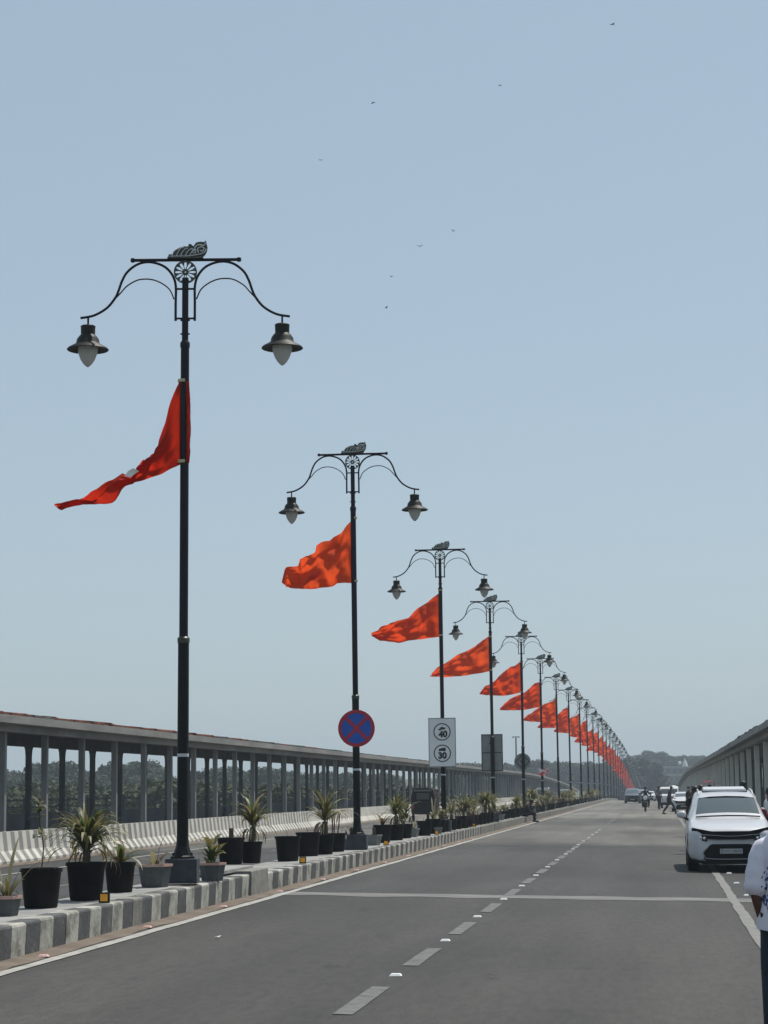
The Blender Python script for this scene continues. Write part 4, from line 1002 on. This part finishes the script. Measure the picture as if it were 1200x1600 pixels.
# ------------------------------------------------------------------ cars
def cr(a, n):
    """Catmull-Rom resampling of a list of vectors, n steps per span"""
    return smooth(a, n)
def loft(stations, n1=4, n2=4):
    rows = []
    for y, pts in stations: rows.append(cr([Vector((w, y, z)) for w, z in pts], n2))
    m = len(rows[0]); cols = [cr([r[j] for r in rows], n1) for j in range(m)]
    return [[cols[j][i] for j in range(m)] for i in range(len(cols[0]))], n1, n2
SUV = dict(st=[
    (0.03, [(0, .20), (.45, .20), (.62, .30), (.68, .50), (.66, .66), (.62, .74), (.50, .775), (.25, .785), (0, .79)]),
    (0.12, [(0, .18), (.55, .18), (.76, .30), (.80, .50), (.79, .68), (.75, .79), (.62, .835), (.32, .85), (0, .855)]),
    (0.40, [(0, .17), (.62, .18), (.87, .30), (.89, .55), (.88, .74), (.83, .86), (.70, .905), (.38, .925), (0, .93)]),
    (1.15, [(0, .17), (.66, .18), (.88, .30), (.90, .60), (.89, .82), (.84, .965), (.72, 1.00), (.40, 1.025), (0, 1.03)]),
    (1.30, [(0, .17), (.66, .18), (.88, .30), (.90, .60), (.89, .84), (.83, .985), (.72, 1.02), (.40, 1.05), (0, 1.06)]),
    (2.10, [(0, .17), (.66, .18), (.88, .30), (.90, .60), (.89, .88), (.78, 1.14), (.63, 1.40), (.36, 1.435), (0, 1.445)]),
    (2.75, [(0, .17), (.66, .18), (.88, .30), (.90, .60), (.89, .90), (.78, 1.20), (.65, 1.49), (.38, 1.535), (0, 1.545)]),
    (3.70, [(0, .17), (.66, .18), (.88, .30), (.90, .60), (.89, .92), (.78, 1.22), (.66, 1.53), (.38, 1.575), (0, 1.585)]),
    (4.25, [(0, .17), (.66, .18), (.87, .30), (.89, .60), (.87, .92), (.75, 1.22), (.62, 1.47), (.36, 1.53), (0, 1.54)]),
    (4.50, [(0, .20), (.62, .22), (.82, .32), (.84, .60), (.82, .92), (.68, 1.15), (.52, 1.30), (.32, 1.34), (0, 1.35)])],
    glassrow=(4, 5), side=((5, 8)), rail=1.60, L=4.5, wb=(.86, 3.62), wr=.335, tw=.89)
def build_car(label, paint, loc, rz=0.0, sc3=(1, 1, 1), glassy=True, detail=2, rack=False, lowroof=1.0, cat='car', plate=True):
    t = empty('parked_car' if detail == 2 else 'car', loc, rz); tag(t, label, cat); t.scale = sc3
    st = []
    for y, pts in SUV['st']: st.append((y, [(w, z if z < 1.06 else 1.06 + (z - 1.06) * lowroof) for w, z in pts]))
    g, n1, n2 = loft(st)
    nr, nc = len(g), len(g[0]); body = MB(); ws = MB(); sg = MB(); rw = MB()
    vs = [p for r in g for p in r]; ms = [(-p.x, p.y, p.z) for p in vs]
    for i in range(nr - 1):
        for j in range(nc - 1):
            q = (i * nc + j, i * nc + j + 1, (i + 1) * nc + j + 1, (i + 1) * nc + j)
            si, sj = i / n1, j / n2
            tgt = body
            if 4.05 <= si < 5 and sj >= 6.0: tgt = ws
            elif 4.9 <= si < 8.0 and 4.30 <= sj < 5.75 and not (6.1 < si < 6.3): tgt = sg
            elif 8.2 <= si < 9 and 5.2 <= sj: tgt = rw
            tgt.f.append(q)
    for tgt, nm, m in ((body, 'body', paint), (ws, 'windscreen', GLASS), (sg, 'side_window', GLASS), (rw, 'rear_window', GLASS)):
        b = MB(); b.add(vs, tgt.f); b.add(ms, [tuple(reversed(f)) for f in tgt.f])
        if nm == 'body':
            for r_ in (0, nr - 1):
                loop = [g[r_][j] for j in range(nc)] + [Vector((-g[r_][j].x, g[r_][j].y, g[r_][j].z)) for j in range(nc - 2, 0, -1)]
                b.add(loop, [tuple(range(len(loop)))])
        me = bpy.data.meshes.new(nm); me.from_pydata(b.v, [], b.f)
        bm = bmesh.new(); bm.from_mesh(me); bmesh.ops.remove_doubles(bm, verts=bm.verts, dist=1e-5)
        bmesh.ops.delete(bm, geom=[v for v in bm.verts if not v.link_faces], context='VERTS'); bmesh.ops.recalc_face_normals(bm, faces=bm.faces)
        if nm != 'body':
            # windows face outwards from the cabin centre
            cc = Vector((0, 2.6, 1.0))
            bad = [f for f in bm.faces if f.normal.dot(f.calc_center_median() - cc) < 0]; bmesh.ops.reverse_faces(bm, faces=bad)
        bm.to_mesh(me); bm.free()
        me.polygons.foreach_set('use_smooth', [True] * len(me.polygons)); me.set_sharp_from_angle(angle=R(38)); me.materials.append(m)
        o = link(nm, me, t)
    fy = lambda w: .03 + .37 * (min(abs(w), .89) / .89) ** 5 if abs(w) < .89 else .4
    def strip(name, a, zt, zb, m, off, thick=.05, n=24, parent=t, w0=None):
        b = MB(); vs = []; w0 = -a if w0 is None else w0
        for i in range(n + 1):
            w = w0 + (a - w0) * i / n; T, B = zt(w), zb(w)
            for y, z in ((fy(w) - off, B), (fy(w) - off, T), (fy(w) - off + thick, T), (fy(w) - off + thick, B)): vs.append((w, y, z))
        b.add(vs, [(4 * i + j, 4 * i + (j + 1) % 4, 4 * i + 4 + (j + 1) % 4, 4 * i + 4 + j) for i in range(n) for j in range(4)] + [(0, 1, 2, 3), tuple(4 * n + q for q in (3, 2, 1, 0))])
        return b.build(name, m, parent, smooth=True, angle=30)
    lerp = lambda w, a, b_, va, vb: va + (vb - va) * min(1, max(0, (abs(w) - a) / (b_ - a)))
    strip('lower_bumper', .80, lambda w: .285, lambda w: .165 + lerp(w, .6, .8, 0, .05), BLACK, .035, .12)
    strip('intake', .66, lambda w: lerp(w, .42, .66, .55, .36), lambda w: .25, BLACK, .045, .12)
    strip('grille', .815, lambda w: lerp(w, .40, .80, .795, .865), lambda w: lerp(w, .3, .80, .635, .67), GLOSSB, .055, .10)
    if detail == 2:
        fr = MB(); pts = [(-.47, .505), (-.595, .385), (-.545, .275), (-.3, .262), (0, .26), (.3, .262), (.545, .275), (.595, .385), (.47, .505)]
        for a, c in zip(pts, pts[1:]): fr.tube([(a[0], fy(a[0]) - .055, a[1]), (c[0], fy(c[0]) - .055, c[1])], .011, 6)
        fr.build('intake_trim', mat('satin_silver', (.28, .28, .29), .35, .7), t)
        strip('chrome_strip', .64, lambda w: lerp(w, .1, .64, .706, .744), lambda w: lerp(w, .1, .64, .699, .734), CHROME, .066, .02)
        fins = MB()
        for z in (.315, .355, .40, .445, .485): fins.box((0, fy(0) - .05, z), (.74, .012, .008))
        fins.build('grille_fins', BLACK, t)
    for s in (-1, 1):
        w0, w1 = (.50, .79) if s > 0 else (-.79, -.50)
        hl = strip('headlight', w1, lambda w: lerp(w, .5, .79, .735, .755), lambda w: lerp(w, .5, .79, .60, .645), LENS, .050 if detail < 2 else .058, .09, 8, w0=w0)
        if detail == 2:
            for q, (ww, zz, r_) in enumerate(((.56, .665, .030), (.635, .672, .030), (.72, .70, .022))):
                MB().lathe([(r_ * .6, 0), (r_, .006), (.001, .016)], seg=12, cap=False).build('bulb', LAMPW, hl).matrix_local = Matrix.Translation((s * ww, fy(ww) - .066, zz)) @ Matrix.Rotation(R(90), 4, 'X')
    if plate:
        pl = MB().box((0, fy(0) - .062, .415), (.475, .012, .095)).build('number_plate', mat('plate_white', (.32, .33, .33), .5, c2=(.38, .39, .39), scale=9), t)
        if detail == 2:
            gl = MB(); gr = random.Random(3)
            for q in range(9): gl.box((-.155 + q * .042 + (.02 if q > 3 else 0), fy(0) - .0695, .415), (.010 + .014 * gr.random(), .003, .035 + .02 * gr.random()))
            gl.build('plate_smudge', mat('plate_mark', (.16, .165, .165), .7), pl)
            MB().box((-.195, fy(0) - .0695, .415), (.012, .003, .085)).build('plate_band', BLACK, pl)
    # mirrors
    for s in (-1, 1):
        b = MB(); b.lathe([(.001, -.10), (.05, -.09), (.085, -.03), (.088, .03), (.06, .075), (.001, .085)], seg=14, cap=False)
        mi = b.build('mirror', paint, t, smooth=True, angle=180); mi.location = (s * 1.0, 1.62, 1.105); mi.rotation_euler = (0, R(90), 0); mi.scale = (.85, .8, 1.15)
        MB().tube([(s * .86, 1.68, 1.0), (s * .97, 1.64, 1.05)], .028, 6).build('mirror_arm', BLACK, t)
    for y in SUV['wb']:
        for s in (-1, 1):
            w = MB().lathe([(.17, -.12), (.30, -.125), (.33, -.105), (.335, 0), (.33, .105), (.30, .115), (.17, .11)], seg=28, cap=True).build('wheel', TYRE, t, smooth=True)
            w.rotation_euler = (0, R(90), 0); w.location = (s * .785, y, .335)
            if detail == 2:
                r_ = MB().lathe([(.05, .118), (.19, .112)], seg=20, cap=False)
                for k in range(5): r_.box((.1 * math.cos(k * 1.2566), .1 * math.sin(k * 1.2566), .118), (.17, .04, .012), rz=k * 1.2566)
                rim = r_.build('rim', SILV, w); rim.rotation_euler = (0, 0 if s > 0 else R(180), 0)
            ar = MB().lathe([(.35, -.01), (.41, -.01), (.41, .012), (.35, .012)], seg=28, cap=False).build('wheel_arch', BLACK, t); ar.rotation_euler = (0, R(90), 0); ar.location = (s * .893, y, .345)
    if detail == 2:
        wv = []; 
        MB().tube([(-.70, 1.30, 1.055), (-.35, 1.25, 1.072), (0, 1.235, 1.078), (.35, 1.25, 1.072), (.70, 1.30, 1.055)], .016, 6).build('wiper_cowl', BLACK, t)
        MB().tube([(-.61, 2.10, 1.415), (-.36, 2.10, 1.445), (0, 2.10, 1.455), (.36, 2.10, 1.445), (.61, 2.10, 1.415)], .012, 6).build('windscreen_seal', BLACK, t)
        for s in (-1, 1):
            MB().tube([(s * .60, 2.45, 1.49), (s * .60, 2.6, 1.56), (s * .60, 3.7, 1.60), (s * .60, 3.95, 1.55)], .016, 6).build('roof_rail', SILV, t)
        MB().box((0, 2.0, 1.33), (.16, .03, .045)).build('rear_view_mirror', BLACK, t)
    if rack:
        q = MB().box((0, 0, 0), (.98, 1.1, .05), taper=.96).build('roof_panel', WHITEP, t, bevel=.015); q.location = (0, 3.42, 1.605); q.rotation_euler = (R(2.6), 0, 0)
        q = MB().box((0, 0, 0), (1.02, 1.12, .02)).build('roof_gasket', BLACK, t); q.location = (0, 3.42, 1.572); q.rotation_euler = (R(2.6), 0, 0)
    return t
px_car = aty(1142.5, 1325, 40.7).x
build_car('white car parked at the right edge, facing the camera, with black grille', SILW, (px_car, 40.7, zr(px_car, 40.7)), 0.0, (.91, 1, 1.0), detail=2, rack=True)
p = gp(1069, 1268.5); build_car('white hatchback parked behind the nearest white car, facing the camera', WHITEP, (p.x, p.y, p.z), R(-2), (.92, .9, .9), detail=1, lowroof=.8)
p = gp(988.5, 1255.3); DKP = mat('dark_blue_car_paint', (.035, .04, .06), .3, coat=.6); build_car('dark small car approaching along the median lane in the distance', DKP, p, R(0), (.9, .9, .95), detail=1, lowroof=.95)
p = gp(1002, 1253.6); build_car('silver car driving just behind the dark small car', SILVP, p, 0, (.9, .9, .9), detail=1, lowroof=.85)
p = gp(1014, 1252); build_car('small white car farthest away on the road', WHITEP, p, 0, (.85, .85, .8), detail=1, lowroof=.8)
X = aty(886, 1250, 228).x; build_car('pale car on the opposite carriageway beyond the median plants', SILVP, (X, 228, zr(X, 228)), math.pi, (.95, .95, .95), detail=1, lowroof=.9)

def van(label, x, y, w, h, L, m, rz=0.0, cat='van'):
    t = empty('van', (x, y, zr(x, y)), rz); tag(t, label, cat)
    prof_ = [(-.0, .28), (-.0, .75), (.10, .98), (.42, 1.12), (.72, h - .12), (.95, h), (L, h), (L, .28)]   # (y, z)
    b = MB(); n = len(prof_); vs = []
    for xx, k in ((-w / 2, 0), (-w / 2 + .08, 1), (w / 2 - .08, 1), (w / 2, 0)):
        for yy, zz in prof_: vs.append((xx, yy + (.04 if not k else 0), zz - (.06 if (not k and zz > 1.2) else 0)))
    fs = [(i * n + j, i * n + (j + 1) % n, (i + 1) * n + (j + 1) % n, (i + 1) * n + j) for i in range(3) for j in range(n)] + [tuple(range(n)), tuple(3 * n + j for j in range(n))[::-1]]
    b.add(vs, fs).build('body', m, t)
    k = .1
    MB().add([(-w / 2 + k, .415, 1.13), (w / 2 - k, .415, 1.13), (w / 2 - k, .70, h - .17), (-w / 2 + k, .70, h - .17)], [(0, 1, 2, 3)]).build('windscreen', GLASS, t).location = (0, -.012, .006)
    MB().box((0, L + .006, h - .48), (w - .3, .012, .5)).build('rear_window', GLASS, t)
    for s in (-1, 1):
        MB().box((s * (w / 2 - .17), -.012, .68), (.2, .03, .14)).build('headlight', LAMPW, t)
        MB().box((s * (w / 2 - .10), L + .012, .85), (.1, .03, .3)).build('tail_light', RED, t)
        MB().box((s * (w / 2 + .003), 1.1, h - .45), (.012, .8, .45)).build('side_window', GLASS, t)
    MB().box((0, -.03, .36), (w - .06, .08, .2)).build('bumper', BLACK, t)
    for yy in (.7, L - .6):
        for s in (-1, 1):
            q = MB().lathe([(.15, -.08), (.27, -.09), (.29, 0), (.27, .09), (.15, .08)], seg=18).build('wheel', TYRE, t, smooth=True); q.rotation_euler = (0, R(90), 0); q.location = (s * (w / 2 - .12), yy, .29)
    return t
p = gp(1046.5, 1263); van('white van standing behind the parked hatchback', p.x, p.y, 1.45, 1.66, 3.6, WHITEP)
X = aty(850.5, 1250, 215).x; van('small white delivery van on the opposite carriageway', X, 215, 1.25, 1.72, 3.0, WHITEP, math.pi)

# auto rickshaw on the opposite carriageway, seen from behind
X = aty(661, 1262, 108).x; t = empty('auto_rickshaw', (X, 108, zr(X, 108))); tag(t, 'black auto rickshaw seen from behind beyond the median plants', 'auto rickshaw')
HOOD = mat('rickshaw_canvas', (.006, .006, .007), .8, c2=(.012, .011, .011), spec=.15, scale=4, bump=.3)
b = MB(); sect = [(-.60, .35), (-.64, .75), (-.62, 1.35), (-.52, 1.66), (-.3, 1.74), (.3, 1.74), (.52, 1.66), (.62, 1.35), (.64, .75), (.60, .35)]
b.prism(sect, .0, 1.9); b.build('hood', HOOD, t, bevel=.03)
MB().box((0, -.03, .68), (1.24, .10, .62)).build('rear_panel', mat('rickshaw_black_paint', (.007, .008, .008), .5, spec=.2), t, bevel=.02)
MB().box((0, -.012, 1.30), (.66, .02, .34)).build('rear_window', mat('cloudy_window', (.05, .05, .045), .4), t)
MB().box((0, -.03, 1.60), (.92, .06, .10)).build('roof_band', mat('canvas_band', (.12, .12, .11), .7), t)
for s in (-1, 1):
    MB().box((s * .52, -.095, .72), (.1, .03, .14)).build('tail_light', RED, t)
    q = MB().lathe([(.1, -.05), (.2, -.055), (.215, 0), (.2, .055), (.1, .05)], seg=16).build('wheel', TYRE, t); q.rotation_euler = (0, R(90), 0); q.location = (s * .56, .35, .215)
q = MB().lathe([(.1, -.05), (.2, -.055), (.215, 0), (.2, .055), (.1, .05)], seg=16).build('wheel', TYRE, t); q.rotation_euler = (0, R(90), 0); q.location = (0, 2.3, .215)
MB().prism([(-.5, .35), (.5, .35), (.4, 1.0), (-.4, 1.0)], 1.9, 2.35).build('cab_front', HOOD, t)
MB().tube([(.63, -.02, .5), (.64, -.02, 1.3), (.53, -.02, 1.66)], .02, 6).build('side_trim', mat('faded_red', (.35, .12, .11), .6), t)

# motorcycle with rider
p = gp(1009, 1268.5); t = empty('motorcycle', p, R(2)); tag(t, 'black motorcycle with round pale headlamp riding towards the camera', 'motorcycle')
for yy in (0, 1.28):
    b = MB(); ring = [(.27 * math.cos(a * .2618) , .27 * math.sin(a * .2618)) for a in range(25)]
    b.tube([(0, yy + c, .31 + s) for c, s in ring], .045, 8, cap=False); w = b.build('wheel', TYRE, t, smooth=True)
    MB().lathe([(.03, -.03), (.24, -.008), (.24, .008), (.03, .03)], seg=16).build('rim', SILV, w).matrix_local = Matrix.Translation((0, yy, .31)) @ Matrix.Rotation(R(90), 4, 'Y')
f = MB()
for s in (-.07, .07): f.tube([(s, 0, .31), (s, .2, .95)], .022, 6)
f.tube([(-.36, .30, 1.06), (-.2, .2, 1.0), (.2, .2, 1.0), (.36, .30, 1.06)], .016, 6); f.build('fork', BLACK, t)
MB().lathe([(.02, -.09), (.11, -.06), (.155, .0)], seg=16, cap=True).build('headlamp_shell', BLACK, t, smooth=True).matrix_local = Matrix.Translation((0, .12, .92)) @ Matrix.Rotation(R(90), 4, 'X')
MB().lathe([(.15, 0), (.12, .03), (.001, .045)], seg=16, cap=False).build('headlamp', mat('lamp_glass', (.8, .8, .78), .1), t, smooth=True).matrix_local = Matrix.Translation((0, .115, .92)) @ Matrix.Rotation(R(90), 4, 'X')
MB().tube([(0, .30, .88), (0, .5, .92), (0, .75, .85), (0, .8, .8)], [.08, .14, .12, .08], 10).build('tank', GLOSSB, t, smooth=True)
MB().tube([(0, .75, .82), (0, 1.1, .82), (0, 1.45, .86)], [.10, .13, .08], 10).build('seat', BLACK, t, smooth=True)
MB().box((0, .6, .48), (.30, .42, .36)).build('engine', mat('engine_grey', (.05, .05, .05), .5, .5), t, bevel=.03)
MB().tube([(0, -.31, .36), (0, -.2, .58), (0, .0, .66), (0, .2, .62)], [.05, .07, .07, .05], 8).build('mudguard', GLOSSB, t, smooth=True)
for s in (-1, 1): MB().lathe([(.001, -.02), (.06, 0), (.001, .02)], seg=10, cap=False).build('mirror', BLACK, t).matrix_local = Matrix.Translation((s * .38, .28, 1.2)) @ Matrix.Rotation(R(90), 4, 'X')
person(p + Vector((0, .95, -.06)), R(2), 'person in dark clothes riding the motorcycle towards the camera', DARKC, DARKC, longsleeve=True,
       pose=dict(che=(0, -.04, 1.25), hpl=(-.1, 0, .92), hpr=(.1, 0, .92), knl=(-.22, -.38, .82), knr=(.22, -.38, .82), anl=(-.2, -.22, .42), anr=(.2, -.22, .42), tol=(-.2, -.36, .36), tor=(.2, -.36, .36), ell=(-.34, -.25, 1.18), elr=(.34, -.25, 1.18), wrl=(-.34, -.55, 1.12), wrr=(.34, -.55, 1.12), hal=(-.33, -.62, 1.11), har=(.33, -.62, 1.11)))

# dark umbrellas over the bystanders, pale parasol
def umbrella(px, py, y, r, m, label):
    c = aty(px, py, y); t = empty('umbrella', c); tag(t, label, 'umbrella'); b = MB(); n = 8; vs = [(0, 0, 0)]
    for k in range(2 * n):
        a = math.pi * k / n; rr_ = r * (1 if k % 2 == 0 else .94); vs.append((rr_ * .6 * math.cos(a), rr_ * .6 * math.sin(a), -r * .16)); 
    for k in range(2 * n):
        a = math.pi * k / n; rr_ = r * (1 if k % 2 == 0 else .93); vs.append((rr_ * math.cos(a), rr_ * math.sin(a), -r * .42 - (0 if k % 2 == 0 else -.03)))
    N = 2 * n; fs = [(0, 1 + k, 1 + (k + 1) % N) for k in range(N)] + [(1 + k, 1 + N + k, 1 + N + (k + 1) % N, 1 + (k + 1) % N) for k in range(N)]
    b.add(vs, fs).build('canopy', m, t); MB().tube([(0, 0, .06), (0, 0, -1.0)], .012, 6).build('handle', BLACK, t)
umbrella(1106, 1219, 92, .30, MAROON, 'dark maroon umbrella held above the parked white car')
umbrella(1116, 1220, 90, .28, DARKC, 'black umbrella beside the maroon one above the parked car')
umbrella(1086, 1229, 70, .34, DARKC, 'black umbrella left of the parked car at head height')
umbrella(1052, 1227, 150, .42, WHC, 'white umbrella above the white van in the distance')

# ------------------------------------------------------------------ mast, birds
c = aty(806, 1151, 300); t = empty('floodlight_mast', (c.x, 300, ground_z(c.x, 300))); tag(t, 'slim pale lamp mast with two floodlights beyond the left walkway', 'lamp mast')
H = c.z - ground_z(c.x, 300)
MB().lathe([(.22, 0), (.11, H)], seg=10).build('mast', SGREY, t, smooth=True); MB().tube([(-.48, 0, H), (.48, 0, H)], .05, 6).build('crossarm', SGREY, t)
for s in (-1, 1): MB().box((s * .42, 0, H - .10), (.26, .2, .14)).build('floodlight', SGREY, t)
BIRD = mat('bird_plumage', (.10, .11, .125), .8)
for i, (px, py, d, up) in enumerate(((957, 38, 170, .1), (781, 133, 230, -.3), (583, 160, 190, -.35), (501, 250, 240, .1), (709, 361, 210, .6), (656, 385, 180, .5), (612, 432, 230, .2), (603, 481, 190, .55))):
    c = CAM + ray(px, py).normalized() * d; t = empty('bird', c, rnd.uniform(-1, 1)); 
    tag(t, ['small dark bird highest in the sky at the upper right', 'small bird second from the right high in the sky', 'small gliding bird high above the second lamp', 'faint pale bird leftmost in the sky', 'small bird with raised wings right of the sky centre', 'small bird just left of the one with raised wings', 'tiny bird upper one of the lowest pair', 'tiny bird lowest of all in the sky'][i], 'bird', 'birds in the sky')
    MB().tube([(0, -.12, 0), (0, 0, .01), (0, .12, 0), (0, .2, 0)], [.01, .045, .03, .02], 6).build('body', BIRD, t)
    for s in (-1, 1):
        MB().add([(0, -.06, .01), (s * .16, -.09, .01 + .16 * up), (s * .31, -.01, .01 + .22 * up), (s * .17, .05, .0 + .16 * up), (0, .07, .0)], [(0, 1, 3, 4), (1, 2, 3)]).build('wing', BIRD, t)

# ------------------------------------------------------------------ trees and far buildings
def crown_mesh(seed, w, h, n, leafsz, lobes=9):
    """leaf clumps spread through several overlapping lobes, uneven outline with gaps"""
    r = random.Random(seed); b = MB(); Ls = []
    for k in range(lobes):
        a = r.uniform(0, 6.283); rad = w * .5 * math.sqrt(r.random()) * .72
        Ls.append((Vector((rad * math.cos(a), rad * math.sin(a), h * r.uniform(.18, .8))), w * r.uniform(.16, .30), h * r.uniform(.12, .24)))
    Ls.append((Vector((0, 0, h * .5)), w * .3, h * .3))
    for i in range(n):
        c, rw_, rh = r.choice(Ls); d = Vector((r.gauss(0, 1), r.gauss(0, 1), r.gauss(0, 1))).normalized(); q = r.uniform(.55, 1.06)
        p = c + Vector((d.x * rw_ * q, d.y * rw_ * q, d.z * rh * q)); p.z = max(p.z, .02 * h)
        nrm = (d + Vector((r.gauss(0, .6), r.gauss(0, .6), r.gauss(0, .6)))).normalized(); t1 = nrm.orthogonal().normalized(); t2 = nrm.cross(t1); s = leafsz * r.uniform(.6, 1.4); an = r.uniform(0, 6.28)
        a1 = t1 * math.cos(an) + t2 * math.sin(an); a2 = nrm.cross(a1)
        b.add([p - a1 * s - a2 * s * .5, p + a1 * s * .2 - a2 * s * .8, p + a1 * s + a2 * s * .3, p - a1 * s * .1 + a2 * s * .8], [(0, 1, 2, 3)])
    me = bpy.data.meshes.new('crown'); me.from_pydata(b.v, [], b.f); me.update(); return me
kinds = []
for q, (w, h, n, ls, lo, tr, m) in enumerate(((9, 6.5, 5200, .27, 14, 5.0, 0), (11, 5.5, 5600, .27, 16, 5.5, 0), (7, 7.5, 4800, .26, 13, 4.2, 1), (8.5, 6, 5000, .27, 12, 4.6, 1), (6.5, 4.2, 9000, .085, 14, .3, 2), (5.5, 3.4, 8000, .08, 13, .3, 2), (7.5, 3.8, 9500, .085, 16, .3, 1), (6, 9, 5000, .26, 14, 3.5, 0))):
    cm = crown_mesh(300 + q, w, h, n, ls, lo); cm.materials.append(CROWN[m])
    tb = MB(); r = random.Random(q); tb.tube([(0, 0, -1), (.1, 0, tr * .5), (.15, .1, tr + h * .3)], [.32, .24, .12], 8)
    for k in range(4):
        a = k * 1.6 + q; tb.tube([(.1, 0, tr * .8), (w * .18 * math.cos(a), w * .18 * math.sin(a), tr + h * .25), (w * .3 * math.cos(a), w * .3 * math.sin(a), tr + h * .5)], [.14, .09, .04], 6)
    tm = tb.mesh('trunk'); tm.materials.append(BARK); kinds.append((cm, tm, tr, h))
def tree(k, x, y, sc_, label, group, cat='tree', name='tree'):
    cm, tm, tr, h = kinds[k]; t = empty(name, (x, y, ground_z(x, y) - .1), rnd.uniform(0, 6.28)); t.scale = (sc_ * rnd.uniform(.9, 1.12), sc_ * rnd.uniform(.9, 1.12), sc_); tag(t, label, cat, group)
    c = link('crown', cm, t); c.location = (0, 0, tr); link('trunk', tm, t)
def tree_top(k, px, py_top, y, label, group, **kw):
    """size the tree so that its top stands at a given height"""
    p = aty(px, py_top, y); gz = ground_z(p.x, y); tree(k, p.x, y, max(.25, (p.z - gz) / (kinds[k][2] + kinds[k][3] * .97)), label, group, **kw)
r = random.Random(5)
# tall belt behind the left walkway
GB = 'tall trees behind the left walkway'
for i in range(46):
    px = -60 + i * 15 + r.uniform(-7, 7); y = r.uniform(330, 470)
    top = 1206 + r.uniform(-7, 7)
    if 150 < px < 185 or 215 < px < 250: top -= 14
    if 60 < px < 90: top -= 10
    tree_top(r.choice((0, 1, 2, 3, 7)), px, top, y, 'tall hazy dark green tree in the belt beyond the left walkway', GB)
GS = 'shrubs below the tree belt'
for i in range(56):
    px = -50 + i * 12.5 + r.uniform(-5, 5); y = r.uniform(150, 260)
    tree_top(r.choice((4, 5, 6)), px, 1228 + r.uniform(-9, 8), y, 'olive green shrub below the taller trees beyond the left walkway', GS, cat='shrub', name='shrub')
GF = 'far trees above the left walkway roof'
for i in range(34):
    px = 705 + i * 9 + r.uniform(-5, 5); y = r.uniform(560, 760); top = 1194 + r.uniform(-7, 5)
    if px < 750: top = 1187 + abs(px - 735) * .5
    if px > 960: top = 1186 + r.uniform(-5, 5)
    tree_top(r.choice((0, 1, 3, 7)), px, top, y, 'hazy far tree rising above the left walkway roof', GF)
GH = 'trees on the hill at the far end'
for i in range(46):
    px = 985 + i * 4.2 + r.uniform(-4, 4); y = r.uniform(760, 960); top = 1183 + r.uniform(-5, 7) - (6 if 1015 < px < 1045 else 0) + (6 if px > 1095 else 0)
    tree_top(r.choice((0, 1, 2, 3)), px, top, y, 'grey green tree on the hill at the far end of the road', GH)
for i in range(22):
    px = 968 + i * 6 + r.uniform(-3, 3); y = r.uniform(640, 700)
    tree_top(r.choice((4, 6, 5)), px, 1226 + r.uniform(-6, 5), y, 'low shrub at the foot of the far hill', 'shrubs at the foot of the far hill', cat='shrub', name='shrub')
# stepped concrete building on the hill
BW = mat('far_concrete', (.11, .108, .105), .85, c2=(.17, .165, .155), scale=.4); BD = mat('far_opening', (.04, .04, .042), .6)
t = empty('concrete_building', (aty(1055, 1230, 720).x, 720, 0)); tag(t, 'pale flat roofed concrete building stepped up the far hill', 'building')
def tier(x0, x1, z0, z1, dy):
    MB().box(((x0 + x1) / 2, dy + 4, (z0 + z1) / 2), (x1 - x0, 8, z1 - z0)).build('wall', BW, t)
    MB().box(((x0 + x1) / 2, dy + 3.9, z1 + .16), (x1 - x0 + .8, 8.6, .28)).build('roof_slab', CONC, t)
    n = max(2, int((x1 - x0) / 1.9))
    for k in range(n):
        x = x0 + (x1 - x0) * (k + .5) / n
        f = MB().box((x, dy - .03, z0 + (z1 - z0) * .5), (1.15, .12, (z1 - z0) * .55)).build('window', BW, t)
        MB().box((x, dy - .07, z0 + (z1 - z0) * .5), (.95, .1, (z1 - z0) * .42)).build('pane', BD, f)
tier(-5.4, 5.4, 6.0, 8.4, 3); tier(-6.4, 7.8, 3.0, 5.6, 0); tier(-7.5, 6, -1.0, 2.6, -4)
# white shrine spire and white block by the trees
c = aty(1070, 1186, 740); t = empty('shrine_spire', (c.x, 740, c.z - 5.5)); tag(t, 'slim white shrine spire above the concrete building on the far hill', 'shrine'); MB().box((0, 0, 1.4), (2.2, 2.2, 2.8)).build('base', WHC, t); MB().lathe([(1.0, 2.8), (.95, 3.4), (.6, 4.4), (.25, 5.2), (.05, 5.9)], seg=12).build('spire', WHC, t, smooth=True)
c = aty(1062, 1188, 735); t = empty('water_tank', (c.x, 735, c.z - 4)); tag(t, 'small white water tank left of the shrine spire', 'water tank'); MB().lathe([(.5, 2.5), (.55, 2.7), (.55, 3.3), (.3, 3.6), (.1, 3.65)], seg=14).build('tank', WHC, t, smooth=True)
MB().box((0, 0, 1.25), (1.2, 1.2, 2.5)).build('stand', BW, t)

# ------------------------------------------------------------------ haze
hz = MB().box((0, 1500, 34), (4900, 3900, 84)).mesh('haze')
hm = bpy.data.materials.new('haze_air'); hm.use_nodes = True; nn = hm.node_tree.nodes; nn.remove(nn['Principled BSDF'])
pv = nn.new('ShaderNodeVolumePrincipled'); pv.inputs['Color'].default_value = (.64, .74, .84, 1); pv.inputs['Density'].default_value = HAZE; pv.inputs['Anisotropy'].default_value = 0.0
hm.node_tree.links.new(pv.outputs[0], nn['Material Output'].inputs['Volume'])
hz.materials.append(hm); o = link('haze', hz); stuff(o)
